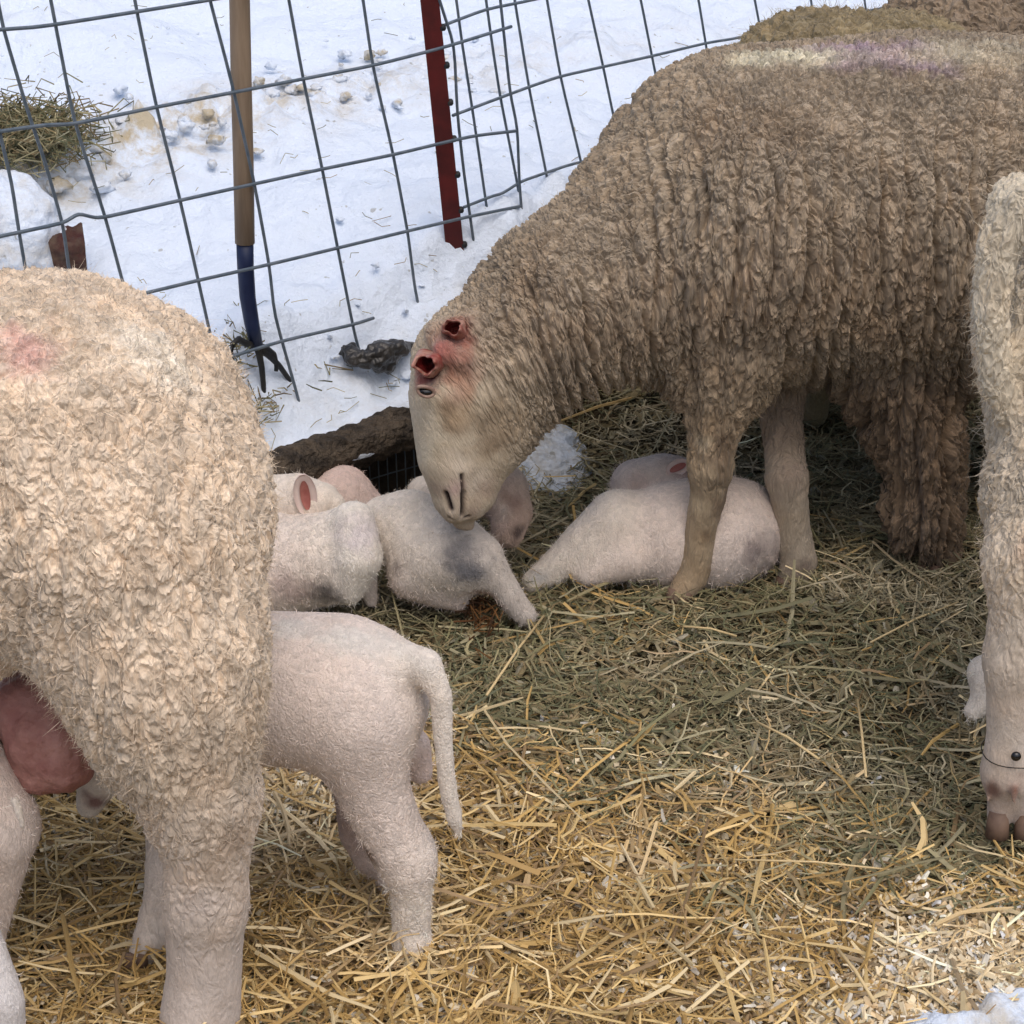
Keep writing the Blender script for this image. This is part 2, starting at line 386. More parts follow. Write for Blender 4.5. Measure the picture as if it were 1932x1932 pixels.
for s_ in ss:
    z = snowz(ts, s_); q = np.stack([ts, ts*0+s_, ts*0], 1)
    near = math.exp(-s_*1.3)
    z = z+(.016*(.3+.7*near)*fbm(q*9, 5, 40)+.007*near*fbm(q*38, 3, 44))*min(1, 2*s_+.6)+.05*sstep(.15, 1.2, s_)*fbm(q*2.2, 3, 50)
    # trampled, lumpy strip
    m = np.exp(-((s_-.70+.2*ts)/.09)**2)*np.exp(-np.maximum(ts-.2, 0)*1.2)+.5*np.exp(-((s_-1.2-.1*ts)/.3)**2)
    z = z+.050*m*np.abs(fbm(q*17, 4, 60))
    z = z+.026*np.exp(-((s_-.07)/.09)**2)*np.maximum(fbm(q*17, 4, 70), -.2)
    z = z+.012*np.exp(-((ts-.42)**2+(s_-.075)**2)/.0016)+.035*np.exp(-((ts-.55)**2+(s_-.06)**2)/.004)
    rows.append(np.stack([ts, ts*0+s_, z], 1))
G = np.stack(rows); nr, nc = G.shape[:2]; L = G.reshape(-1, 3)
V = np.stack([P0[0]+U[0]*L[:, 0]+NB[0]*L[:, 1], P0[1]+U[1]*L[:, 0]+NB[1]*L[:, 1], L[:, 2]], 1)
i = np.arange(nr-1)[:, None]*nc+np.arange(nc-1)[None]; i = i.ravel()
Q = np.stack([i, i+1, i+nc+1, i+nc], 1)
m, ns, ls, bs = newmat('snow')
tc = nd(ns, 'ShaderNodeTexCoord').outputs['Object']
dirt = nd(ns, 'ShaderNodeAttribute', attribute_name='dirt').outputs['Fac']
n1 = nd(ns, 'ShaderNodeTexNoise', Scale=18., Detail=6., Roughness=.7); ls.new(tc, n1.inputs['Vector'])
dm = math_(ns, ls, 'MULTIPLY', dirt, ramp(ns, ls, n1.outputs['Fac'], .36, .74), True)
c = mixc(ns, ls, dm, (.71, .79, .905), (.50, .43, .31))
n4 = nd(ns, 'ShaderNodeTexNoise', Scale=70., Detail=2.); ls.new(tc, n4.inputs['Vector'])
c = mixc(ns, ls, ramp(ns, ls, n4.outputs['Fac'], .70, .76, 0, .55), c, (.22, .20, .14))
ls.new(c, bs.inputs['Base Color']); bs.inputs['Roughness'].default_value = .8; bs.inputs['Specular IOR Level'].default_value = .2
n2 = nd(ns, 'ShaderNodeTexNoise', Scale=90., Detail=5., Roughness=.65); ls.new(tc, n2.inputs['Vector'])
n3 = nd(ns, 'ShaderNodeTexNoise', Scale=24., Detail=4.); ls.new(tc, n3.inputs['Vector'])
hh = math_(ns, ls, 'ADD', n2.outputs['Fac'], math_(ns, ls, 'MULTIPLY', n3.outputs['Fac'], 2.2))
bp = nd(ns, 'ShaderNodeBump', Strength=.6, Distance=.010); ls.new(hh, bp.inputs['Height']); ls.new(bp.outputs[0], bs.inputs['Normal'])
M['snow'] = m
dt = 1.7*np.exp(-((L[:, 1]-.68+.2*L[:, 0])/.10)**2)*np.exp(-np.maximum(L[:, 0]-.25, 0)*1.9)+.2*np.exp(-((L[:, 1]-1.3)/.3)**2)+.25*(L[:, 1] < .05)
snow = struct(mk('snow', V, Q, m, None, True, {'dirt': dt}))

def floorz(X, Y):
    X = np.asarray(X, float); Y = np.asarray(Y, float)
    q = np.stack([X*3, Y*3, X*0], 1)
    t = (X-P0[0])*U[0]+(Y-P0[1])*U[1]; s_ = (X-P0[0])*NB[0]+(Y-P0[1])*NB[1]
    z = -.008+.014*fbm(q, 3, 80)+.010*fbm(q*5, 2, 90)
    z = z+.10*sstep(-.35, .02, s_)*sstep(.42, .75, t)+.02*np.exp(-((X-.2)**2+(Y-3.2)**2)/.03)
    return z
gx = axis(-1.1, 1.2, .012, -40, 40); gy = axis(1.3, 3.9, .012, -30, 5.2)
GX, GY = np.meshgrid(gx, gy); gz = floorz(GX.ravel(), GY.ravel())
s_all = (GX.ravel()-P0[0])*NB[0]+(GY.ravel()-P0[1])*NB[1]
gz = np.where(s_all > .05, np.minimum(gz, .02), gz)
V = np.stack([GX.ravel(), GY.ravel(), gz], 1)
i = (np.arange(len(gy)-1)[:, None]*len(gx)+np.arange(len(gx)-1)[None]).ravel()
M['floor'] = plain('trodden_bedding', (.075, .055, .030), (.17, .125, .07), 30, .95, 1., .012)
struct(mk('ground', V, np.stack([i, i+1, i+len(gx)+1, i+len(gx)], 1), M['floor']))
# earth face of the bank
tt = axis(-1.6, 2.2, .02, -60, 90); zz = np.linspace(-.04, 1, 12)
rows = []
for z in zz:
    q = np.stack([tt*14, tt*0+z*3, tt*0], 1)
    s_ = -.004+.016*fbm(q, 4, 101)+.02*(z); top = lipz(tt)-.03
    rows.append(np.stack([P0[0]+U[0]*tt+NB[0]*s_, P0[1]+U[1]*tt+NB[1]*s_, z*top-.03*(z < 0)], 1))
V = np.concatenate(rows); i = (np.arange(len(zz)-1)[:, None]*len(tt)+np.arange(len(tt)-1)[None]).ravel()
struct(mk('earth_bank', V, np.stack([i, i+1, i+len(tt)+1, i+len(tt)], 1), M['earth']))

def onfence(x, y, off=0.):
    A = np.array([-.29, 2.96]); a = R_(50); n = np.array([-math.sin(a), math.cos(a)])
    d = ray(x, y); t = (off+A@n)/(d[:2]@n); return np.array([0, 0, CAM_H])+d*t

# ------------------------------------------------------------------ fence panels
def wires(lst, r, off=0.):
    out = []
    for pl in lst:
        pts = np.array([onfence(x, y, off) for x, y in pl]); 
        # resample softly
        q = [pts[0]]
        for a, b in zip(pts[:-1], pts[1:]):
            for k in range(1, 5): q.append(a+(b-a)*k/4)
        q = np.array(q); qs = q.copy(); qs[1:-1] = (q[:-2]+2*q[1:-1]+q[2:])/4
        out.append(tube(qs, r, 6))
    return out
P1V = [[(-12, -40), (6, 54), (50, 202), (63, 241), (85, 306), (119, 425), (133, 529), (150, 600)],
       [(-30, 150), (0, 252), (22, 346), (36, 439), (50, 518), (62, 600)],
       [(88, -40), (104, 43), (140, 230), (198, 407), (239, 560), (262, 640)],
       [(248, -40), (257, 16), (295, 202), (340, 378), (374, 529), (407, 677), (425, 745)],
       [(388, -40), (396, 0), (437, 155), (480, 346), (508, 500), (518, 594), (560, 742), (568, 775)],
       [(538, -40), (545, 0), (572, 149), (608, 319), (637, 468), (668, 626), (680, 670)],
       [(678, -40), (685, 0), (703, 124), (742, 292), (769, 436), (782, 538), (790, 580)],
       [(819, -40), (829, 0), (857, 86), (863, 216), (875, 324), (897, 479), (906, 545)],
       [(940, -40), (944, 0), (962, 173), (976, 241), (980, 346), (984, 396), (990, 450)]]
P1H = [[(-60, 60), (0, 56), (83, 50), (396, 0), (560, -28)],
       [(-60, 256), (0, 248), (83, 236), (140, 234), (295, 202), (437, 175), (572, 149), (703, 124), (836, 90), (965, 50)],
       [(-60, 460), (0, 446), (119, 421), (148, 403), (180, 411), (202, 409), (340, 378), (480, 347), (608, 319), (742, 292), (850, 266), (897, 256), (974, 247)],
       [(266, 555), (374, 529), (508, 499), (637, 468), (769, 436), (883, 409), (982, 389)],
       [(380, 690), (414, 680), (529, 644), (668, 612), (705, 600)]]
P2V = [[(855, -40), (861, 0), (872, 83), (890, 198), (919, 396), (924, 430)],
       [(911, -40), (917, 0), (930, 94), (944, 184), (973, 331), (984, 392), (990, 430)],
       [(965, -40), (971, 0), (998, 166), (1030, 324), (1042, 390)],
       [(1026, -40), (1032, 0), (1057, 144), (1092, 288), (1104, 340)],
       [(1102, -40), (1110, 0), (1138, 126), (1156, 212), (1176, 300)],
       [(1200, -40), (1209, 0), (1230, 106), (1239, 151), (1262, 260)],
       [(1310, -40), (1318, 0), (1335, 104), (1358, 240)],
       [(1416, -40), (1424, 0), (1433, 47), (1462, 200)], [(1524, -40), (1530, 0), (1533, 20), (1560, 170)],
       [(1626, -40), (1631, 0), (1634, 20), (1658, 140)], [(1730, -40), (1755, 100)], [(1830, -40), (1850, 80)]]
P2H = [[(834, 49), (915, 18), (1005, 0), (1150, -35)],
       [(854, 218), (998, 164), (1057, 144), (1138, 126), (1230, 106), (1333, 81), (1391, 72), (1600, 27), (1662, 16), (1850, -20)],
       [(875, 391), (926, 371), (948, 365), (984, 342), (1030, 326), (1077, 310), (1250, 270)]]
V, Fc = merge(wires(P1V, .0021)+wires(P1H, .0023, -.004))
tag(mk('wire_fence', V, Fc, M['wire']), 'grey square welded wire fence panel left of the red post, lower wires buried in snow', 'fence', 'wire fence panels')
V, Fc = merge(wires(P2V, .0020, .018)+wires(P2H, .0022, .014))
tag(mk('wire_fence', V, Fc, M['wire']), 'wire fence panel running from the red post away behind the brown ewe', 'fence', 'wire fence panels')

# ------------------------------------------------------------------ red studded post
top, bot = onfence(808, -60, .012), onfence(868, 535, .012)
ax_ = bot-top; ln = np.linalg.norm(ax_); ax_ /= ln
fx = np.cross(ax_, [0, 1, 0]); fx /= np.linalg.norm(fx); fx = fx*np.sign(fx[0]); dy = np.cross(fx, ax_); dy *= np.sign(-dy[1]) if dy[1] else 1  # towards the viewer
prof = np.array([(-.0150, .004), (.0105, .004), (.0105, .001), (.001, .001), (.001, -.012), (-.003, -.012), (-.003, .001), (-.0150, .001)])
pt = thing('fence_post', bot, 'rusty red studded steel fence post leaning in the snow', 'fence post')
parts = []; n = len(prof)
V = np.concatenate([[e+fx*a+dy*b for a, b in prof] for e in (top, bot)])
Q = [(k, (k+1) % n, n+(k+1) % n, n+k) for k in range(n)]
mk('post_rail', V, [np.array(Q), np.array([[0, 1, 2, 7], [n, n+1, n+2, n+7]])], M['redpost'], pt, False)
for k in range(9):
    c = top+ax_*(.03+k*.0545); a0 = c+fx*.0105
    V, Q, T = tube([a0-fx*.002, a0+fx*.0035, a0+fx*.0055], [.0055, .005, .0025], 7)
    mk('stud', V, [np.array(Q), np.array(T)], M['iron'], pt)

# ------------------------------------------------------------------ garden fork stuck in snow
fk = thing('garden_fork', onfence(495, 740, .04), 'garden fork with wooden handle and blue socket standing in snow behind the wire', 'fork')
o = .020
V, Q, T = tube([onfence(x, y, o) for x, y in ((450, -60), (452, 0), (455, 150), (459, 300), (462, 458))], [pr(0, 0, 3, v) for v in (19, 19.5, 20, 20, 19.5)], 14)
mk('handle', V, [np.array(Q), np.array(T)], M['wood'], fk)
V, Q, T = tube([onfence(x, y, o) for x, y in ((462, 456), (463, 500), (467, 560), (475, 610), (484, 652))], [pr(0, 0, 3, v) for v in (17, 16.5, 16, 15, 13)], 14)
mk('socket', V, [np.array(Q), np.array(T)], M['blue'], fk)
for tn in ([(484, 650), (466, 649), (450, 640), (439, 649), (437, 675), (438, 712)], [(483, 650), (489, 668), (494, 695), (497, 725), (498, 748)],
           [(486, 650), (500, 664), (512, 675), (527, 690), (545, 715), (552, 735)], [(486, 652), (505, 660), (516, 668), (522, 690), (521, 700)]):
    V, Q, T = tube([onfence(x, y, o) for x, y in tn], [pr(0, 0, 3, v) for v in np.linspace(8, 4.6, len(tn))], 8)
    mk('tine', V, [np.array(Q), np.array(T)], M['iron'], fk)

# ------------------------------------------------------------------ log under the snow lip, wood pieces, netting
def rough_log(pts, rad, mat, name, n=26, m=60, amp=.12, parent=None, seed=1):
    pts = np.array(pts, float); t = np.linspace(0, 1, len(pts)); tt_ = np.linspace(0, 1, m)
    P = np.stack([np.interp(tt_, t, pts[:, k]) for k in range(3)], 1); r = np.interp(tt_, t, rad)
    V, Q, T = tube(P, r, n); c = np.repeat(P, n, 0); c = np.vstack([c, P[:1], P[-1:]])
    d = V-c; k = 1+amp*fbm(V*np.array([30, 30, 60])+seed, 4, seed)+.10*fbm(V*np.array([90, 90, 260]), 3, seed+3)
    return mk(name, c+d*k[:, None], [np.array(Q), np.array(T)], mat, parent)
lg = rough_log([at(400, 935, 2.755), at(500, 898, 2.815), at(640, 850, 2.905), at(770, 805, 2.985), at(900, 755, 3.07)], [.026, .027, .029, .031, .031], M['bark'], 'log', 48, 220, .13)
tag(lg, 'dark bark covered log lying under the overhanging snow edge', 'log')
# broken dark wood pieces in the bank snow
b = Body(.0035, .012)
b.chain([(655, 665, 3.03, 14), (668, 676, 3.02, 20), (690, 680, 3.02, 12)], (1, 1, 1)); b.chain([(690, 680, 3.02, 12), (712, 668, 3.03, 24), (745, 660, 3.05, 20), (770, 655, 3.08, 14)], (1, 1, 1))
b.chain([(645, 652, 3.03, 6), (655, 665, 3.03, 12)], (1, 1, 1)); b.chain([(705, 690, 3.02, 10), (735, 695, 3.04, 10)], (1, 1, 1))
b.build(1); b.V = b.V+b.N*(.006*fbm(b.V*60, 3, 3))[:, None]
tag(b.obj('branch_stump', M['dark'], None), 'black wet broken branch poking out of the snow bank beside the ewe head', 'branch')
# snow-covered stump far left
st = thing('tree_stump', at(90, 500, 3.2), 'snow covered fallen stump with dark reddish sawn end at far left', 'stump')
b = Body(.006, .03)
b.chain([(-90, 420, 3.12, 115), (10, 436, 3.14, 108), (80, 478, 3.14, 72), (112, 496, 3.13, 52)], (.6, .6, .6)); b.build(1); b.V = b.V+b.N*(.012*fbm(b.V*16, 4, 8))[:, None]
b.B[:] = 1; mk('snow_cap', b.V, b.Q, M['snow'], st, True, {'dirt': .6*np.ones(len(b.V))})
rough_log([at(100, 492, 3.12), at(130, 486, 3.125), at(160, 484, 3.13)], [.042, .042, .038], plain('rotten_wood', (.05, .012, .010), (.10, .07, .05), 30, .8, .8, .006), 'sawn_end', 40, 26, .30, st, 5)
# wire netting under the log
ng = []
for k in range(7):
    x = 690+k*17; ng.append(tube([at(x, 800, 2.99), at(x+6, 860, 2.985), at(x+9, 930, 2.975)], .0011, 5))
for k, yy in enumerate((838, 868, 905)):
    ng.append(tube([at(670, yy+8, 2.965), at(735, yy-12, 2.98), at(800, yy-30, 2.99)], .0011, 5))
V, Fc = merge(ng); tag(mk('wire_netting', V, Fc, M['wire']), 'small dark wire netting against the bank below the log', 'netting')

# ------------------------------------------------------------------ animals
BR = (.375, .30, .215); BRF = (.52, .43, .31)
def hooves(par, x, y, Y, w, sides=(-1, 1)):
    for sx in sides:
        a = at(x+sx*w*.5, y-w*.7, Y-.003); b_ = at(x+sx*w*.5-3, y+w*.35, Y-.008)
        V, Q, T = tube([a, (a*.5+b_*.5), b_], [pr(x, y, Y, w*.38), pr(x, y, Y, w*.47), pr(x, y, Y, w*.5)], 12)
        mk('hoof', V, [np.array(Q), np.array(T)], M['hoof'], par)
def leaf_ear(par, base, tip, wide, nrm, inner, outer, name='ear', cup=.5):
    """cupped leaf shaped ear with thickness; inner face gets its own child"""
    base = np.array(base); tip = np.array(tip); ax = tip-base; L_ = np.linalg.norm(ax); ax = ax/L_
    nrm = np.array(nrm, float); nrm -= ax*(nrm@ax); nrm /= np.linalg.norm(nrm); sd = np.cross(ax, nrm)
    nu, nv = 15, 9
    def surf(off, sc_):
        V = []
        for i in range(nu):
            u = i/(nu-1); w_ = wide*sc_*math.sqrt(max(.02, 1-((u-.5)/.5)**2*.93))
            for j in range(nv):
                v = j/(nv-1)*2-1
                V.append(base+ax*L_*(u*(.5+.5*sc_)+.5*(1-sc_)*.5)+sd*w_*v+nrm*(off+cup*w_*v*v-.15*L_*math.sin(math.pi*u)*.5))
        return np.array(V)
    i = (np.arange(nu-1)[:, None]*nv+np.arange(nv-1)[None]).ravel(); Q = np.stack([i, i+1, i+nv+1, i+nv], 1)
    A = surf(0, 1); B = surf(-.004, .97); n = len(A)
    rim = [j for j in range(nv)]+[k*nv+nv-1 for k in range(1, nu)]+[(nu-1)*nv+j for j in range(nv-2, -1, -1)]+[k*nv for k in range(nu-2, 0, -1)]
    R = np.array([(rim[k], rim[(k+1) % len(rim)], n+rim[(k+1) % len(rim)], n+rim[k]) for k in range(len(rim))])
    e = mk(name, np.vstack([A, B]), [np.vstack([Q, Q[:, ::-1]+n, R])], outer, par)
    I = surf(.0012, .42)
    ie = mk('inner_ear', I, [Q], inner, None); child_of(ie, e)
    return e
def ball(c, r, sc=(1, 1, 1), n=16):
    V, Q, T = [], [], []
    for i in range(1, n):
        for j in range(2*n):
            a, b_ = math.pi*i/n, math.pi*j/n
            V.append((math.sin(a)*math.cos(b_)*sc[0], math.sin(a)*math.sin(b_)*sc[1], math.cos(a)*sc[2]))
    V += [(0, 0, sc[2]), (0, 0, -sc[2])]
    for i in range(n-2):
        for j in range(2*n): Q.append((i*2*n+j, (i+1)*2*n+j, (i+1)*2*n+(j+1) % (2*n), i*2*n+(j+1) % (2*n)))
    t = (n-1)*2*n
    for j in range(2*n):
        T.append((t, j, (j+1) % (2*n))); T.append((t+1, (n-2)*2*n+(j+1) % (2*n), (n-2)*2*n+j))
    return np.array(c)+r*np.array(V), np.array(Q), np.array(T)

# ---- brown ewe
ew = thing('sheep', at(1400, 1130, 2.8)*[1, 1, 0], 'brown wrinkled fleece ewe with purple mark on back sniffing the lying lambs', 'sheep', 'ewes in the pen')
b = Body(.0042, .045); T1 = BR; T2 = (.40, .32, .24)
b.chain([(1420, 410, 2.90, 318), (1700, 400, 2.95, 335), (1930, 395, 2.99, 320), (2090, 430, 3.02, 280)], T1)
b.chain([(1390, 430, 2.88, 285), (1250, 500, 2.84, 235), (1060, 580, 2.76, 172), (935, 665, 2.71, 128)], T1)
b.chain([(1330, 610, 2.82, 160), (1350, 690, 2.79, 105)], T1)
b.chain([(866, 682, 2.69, 92), (872, 720, 2.675, 92)], (.50, .42, .31), .2, .02)
b.chain([(846, 750, 2.655, 76), (850, 860, 2.635, 64), (854, 938, 2.622, 40), (858, 962, 2.616, 28)], (.56, .48, .36), .03, .012)
b.chain([(902, 755, 2.675, 88), (905, 850, 2.66, 68), (896, 928, 2.640, 44), (893, 953, 2.630, 28)], (.46, .37, .26), .05, .012)
b.chain([(862, 890, 2.612, 26), (860, 965, 2.602, 15)], (.50, .38, .32), 0., .010); b.chain([(890, 900, 2.63, 30), (890, 955, 2.622, 22)], (.52, .44, .35), 0., .010)
b.chain([(868, 985, 2.628, 16), (885, 990, 2.632, 14)], (.30, .22, .18), 0., .008)
b.chain([(838, 662, 2.632, 24), (872, 678, 2.628, 20)], (.44, .27, .21), .1, .014); b.chain([(822, 626, 2.66, 22), (880, 612, 2.66, 22)], (.40, .30, .22), .3, .014)
b.chain([(950, 770, 2.70, 92), (1030, 680, 2.73, 100)], T1, .8)
b.chain([(1372, 690, 2.77, 105), (1350, 800, 2.745, 55), (1340, 880, 2.735, 41)], (.33, .25, .165), .6, .03)
b.chain([(1340, 880, 2.735, 41), (1337, 930, 2.735, 36), (1322, 1000, 2.735, 30), (1316, 1055, 2.735, 32), (1306, 1090, 2.73, 31), (1280, 1122, 2.715, 24)], (.38, .29, .19), .12, .015)
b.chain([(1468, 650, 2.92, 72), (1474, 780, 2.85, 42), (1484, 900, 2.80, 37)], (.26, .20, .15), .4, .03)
b.chain([(1484, 900, 2.79, 38), (1496, 1000, 2.785, 34), (1507, 1060, 2.78, 36), (1492, 1102, 2.77, 28)], (.40, .33, .25), .1, .015)
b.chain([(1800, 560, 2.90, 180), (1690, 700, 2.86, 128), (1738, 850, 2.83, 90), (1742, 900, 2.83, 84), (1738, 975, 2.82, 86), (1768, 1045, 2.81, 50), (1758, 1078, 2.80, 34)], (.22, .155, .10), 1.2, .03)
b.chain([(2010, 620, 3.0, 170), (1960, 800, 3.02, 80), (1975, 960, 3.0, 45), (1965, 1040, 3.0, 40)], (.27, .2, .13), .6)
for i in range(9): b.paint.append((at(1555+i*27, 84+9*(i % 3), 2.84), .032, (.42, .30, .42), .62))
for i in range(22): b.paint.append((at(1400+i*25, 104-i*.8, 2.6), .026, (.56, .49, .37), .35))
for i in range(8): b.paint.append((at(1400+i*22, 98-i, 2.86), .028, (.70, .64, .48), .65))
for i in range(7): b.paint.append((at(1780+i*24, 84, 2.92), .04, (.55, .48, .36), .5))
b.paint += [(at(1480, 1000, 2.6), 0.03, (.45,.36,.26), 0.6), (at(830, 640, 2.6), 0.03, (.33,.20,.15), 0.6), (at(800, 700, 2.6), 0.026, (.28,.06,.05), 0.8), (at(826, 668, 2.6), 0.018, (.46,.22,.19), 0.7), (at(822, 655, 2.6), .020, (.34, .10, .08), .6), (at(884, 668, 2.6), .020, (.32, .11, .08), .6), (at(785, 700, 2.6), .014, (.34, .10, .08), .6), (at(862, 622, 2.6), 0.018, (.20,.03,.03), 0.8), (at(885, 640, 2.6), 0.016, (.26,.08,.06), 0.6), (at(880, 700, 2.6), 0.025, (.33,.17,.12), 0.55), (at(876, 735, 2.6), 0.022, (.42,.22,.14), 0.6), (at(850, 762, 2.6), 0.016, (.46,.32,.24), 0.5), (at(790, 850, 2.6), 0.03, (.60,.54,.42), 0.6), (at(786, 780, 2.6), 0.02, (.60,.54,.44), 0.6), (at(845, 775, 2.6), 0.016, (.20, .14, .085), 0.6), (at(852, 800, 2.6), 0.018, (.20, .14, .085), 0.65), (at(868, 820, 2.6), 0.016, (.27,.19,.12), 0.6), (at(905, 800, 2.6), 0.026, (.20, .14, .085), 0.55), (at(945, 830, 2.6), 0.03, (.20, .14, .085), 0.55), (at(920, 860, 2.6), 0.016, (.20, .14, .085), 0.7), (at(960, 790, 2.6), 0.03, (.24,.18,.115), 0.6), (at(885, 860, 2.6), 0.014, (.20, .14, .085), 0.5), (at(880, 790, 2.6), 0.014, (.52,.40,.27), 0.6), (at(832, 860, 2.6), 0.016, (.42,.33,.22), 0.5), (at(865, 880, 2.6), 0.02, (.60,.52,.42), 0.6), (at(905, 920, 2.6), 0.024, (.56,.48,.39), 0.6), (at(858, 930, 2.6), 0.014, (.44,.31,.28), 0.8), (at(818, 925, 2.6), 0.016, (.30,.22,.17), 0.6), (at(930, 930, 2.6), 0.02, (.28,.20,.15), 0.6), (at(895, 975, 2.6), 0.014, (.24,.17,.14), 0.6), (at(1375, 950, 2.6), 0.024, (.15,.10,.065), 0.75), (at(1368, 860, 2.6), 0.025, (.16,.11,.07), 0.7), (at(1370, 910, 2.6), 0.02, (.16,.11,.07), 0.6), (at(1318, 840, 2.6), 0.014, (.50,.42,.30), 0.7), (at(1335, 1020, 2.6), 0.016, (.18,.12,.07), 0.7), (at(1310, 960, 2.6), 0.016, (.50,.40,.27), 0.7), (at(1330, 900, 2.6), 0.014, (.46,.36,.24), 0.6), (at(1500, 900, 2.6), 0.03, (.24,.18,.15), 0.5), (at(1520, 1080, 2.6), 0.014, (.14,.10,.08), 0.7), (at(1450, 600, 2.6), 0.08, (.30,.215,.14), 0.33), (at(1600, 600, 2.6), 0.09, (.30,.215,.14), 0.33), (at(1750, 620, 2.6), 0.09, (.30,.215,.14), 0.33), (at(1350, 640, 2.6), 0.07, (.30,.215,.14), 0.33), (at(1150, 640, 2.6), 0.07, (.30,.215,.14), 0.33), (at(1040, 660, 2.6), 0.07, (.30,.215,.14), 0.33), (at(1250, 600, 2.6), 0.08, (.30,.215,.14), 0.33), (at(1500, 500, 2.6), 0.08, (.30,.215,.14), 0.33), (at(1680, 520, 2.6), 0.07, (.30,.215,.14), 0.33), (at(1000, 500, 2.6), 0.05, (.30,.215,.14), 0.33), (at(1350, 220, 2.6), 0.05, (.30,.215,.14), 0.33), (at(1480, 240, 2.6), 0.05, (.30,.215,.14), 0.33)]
b.dents = [(at(877, 905, 2.58), at(880, 940, 2.58), .0026, .006, (.06, .035, .03), .8), (at(880, 940, 2.58), at(880, 978, 2.59), .0036, .010, (.02, .010, .010), 1.),
           (at(836, 940, 2.58), at(842, 965, 2.58), .0036, .008, (.03, .016, .014), 1.), (at(842, 985, 2.59), at(890, 982, 2.6), .0022, .004, (.05, .03, .025), .8),
           (at(803, 690, 2.58), at(806, 694, 2.58), .011, .010, (.15, .015, .012), .9), (at(850, 616, 2.58), at(858, 620, 2.58), .010, .008, (.16, .02, .015), .9)]
def shear(P):
    x = P[:, 0]-at(1150, 500, 2.85)[0]
    k = sstep(.12, -.25, x)*.9; Q_ = P.copy(); Q_[:, 0] = P[:, 0]+k*(P[:, 2]-.45)*.75
    return Q_
b.shear = shear; b.stretch = .31; b.split = (.036, 1.7, .0044)
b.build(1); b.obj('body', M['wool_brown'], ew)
b.fibres('wool_fibres', 60000, .0062, .0002, M['fibre'], ew, seed=2, clump=70, minwool=.02, keep=lambda p, n: (n[:, 1] < .35))
# torn ear, eye

def child_of(o, e):
    o.parent = e; o.matrix_parent_inverse = (e.parent.matrix_basis @ e.matrix_parent_inverse @ e.matrix_basis).inverted() if e.parent else e.matrix_basis.inverted()
def torn_ear(base, rim, r, par, seed):
    base = np.array(base); rim = np.array(rim); d = rim-base; L_ = np.linalg.norm(d); d = d/L_
    a = np.cross(d, [0, 0, 1.]); a /= np.linalg.norm(a); b_ = np.cross(d, a); n = 36; k = np.arange(n)/n*2*math.pi
    jag = .22*np.sin(2*k+seed)+.13*np.sin(3*k+seed*2)+.08*np.sin(7*k+seed); wob = 1+.12*np.sin(3*k+seed*3)+.07*np.sin(5*k)
    def rings(rs):
        V = np.concatenate([base+d*(L_*(u+jag*jz))[:, None]+(a*np.cos(k)[:, None]*1.1+b_*np.sin(k)[:, None]*.9)*(r*q*wob)[:, None] for u, q, jz in rs])
        i = np.arange(len(rs)-1)[:, None]*n; j = np.arange(n)[None]; j2 = (j+1) % n
        return V, np.stack([(i+j).ravel(), (i+j2).ravel(), (i+n+j2).ravel(), (i+n+j).ravel()], 1)
    V, Q = rings([(-.3, 1.5, 0), (.2, 1.35, .1), (.6, 1.22, .5), (.85, 1.14, .9), (1., 1.02, 1), (1.02, .94, 1), (.96, .86, 1), (.8, .80, .8)])
    e = mk('ear', V, [Q], M['torn'], par)
    V, Q = rings([(.86, .84, .8), (.6, .74, .5), (.3, .60, .2), (.05, .40, 0), (-.05, .04, 0)])
    child_of(mk('inner_ear', V, [Q], M['wound'], None), e); return e
torn_ear(at(812, 684, 2.635), at(802, 689, 2.603), .0125, ew, 1.)
torn_ear(at(860, 624, 2.655), at(854, 617, 2.628), .0100, ew, 2.6)
V, Q, T = ball(at(803, 739, 2.598), .0085, (1.2, .8, .75)); ey = mk('eye', V, [Q, T], M['black'], ew)
th = np.linspace(0, 2*math.pi, 31); c0 = at(803, 739, 2.5925)
V, Q, T = tube(np.stack([c0[0]+.0098*np.cos(th), c0[1]+.003*np.cos(th)**2, c0[2]+.0062*np.sin(th)-.002*np.cos(th)], 1), .0024, 10, False); child_of(mk('eyelid', V, [np.array(Q)], plain('eyelid_skin', (.22, .13, .10), (.38, .27, .21), 90, .6, .5, .001), None), ey)
hooves(ew, 1283, 1128, 2.715, 26); hooves(ew, 1490, 1108, 2.77, 28); hooves(ew, 1752, 1086, 2.79, 28)

# ---- cream ewe, left foreground
le = thing('sheep', at(380, 1950, 1.86)*[1, 1, 0], 'cream curly woolled ewe at left seen from behind with pink udder', 'sheep', 'ewes in the pen')
CR = (.77, .63, .48); b = Body(.005, .06)
b.chain([(-900, 840, 2.06, 330), (-500, 850, 2.03, 355), (60, 880, 2.0, 362), (150, 910, 1.99, 345)], CR)
b.chain([(150, 900, 1.99, 340), (235, 1010, 1.95, 268), (300, 1230, 1.90, 200)], CR)
b.chain([(300, 1230, 1.90, 200), (330, 1370, 1.88, 168), (378, 1500, 1.865, 108)], (.60, .49, .37), .9, .04)
b.chain([(378, 1500, 1.865, 108), (390, 1600, 1.86, 86), (388, 1700, 1.86, 76)], (.56, .46, .37), .45, .03)
b.chain([(388, 1700, 1.86, 76), (385, 1840, 1.855, 72), (378, 1915, 1.85, 78), (372, 1950, 1.845, 66)], (.56, .48, .42), .12, .02)
b.chain([(180, 1180, 2.12, 140), (262, 1400, 2.08, 62), (322, 1560, 2.02, 48), (312, 1690, 1.98, 42), (287, 1770, 1.965, 38), (262, 1812, 1.955, 26)], (.58, .50, .43), .2)
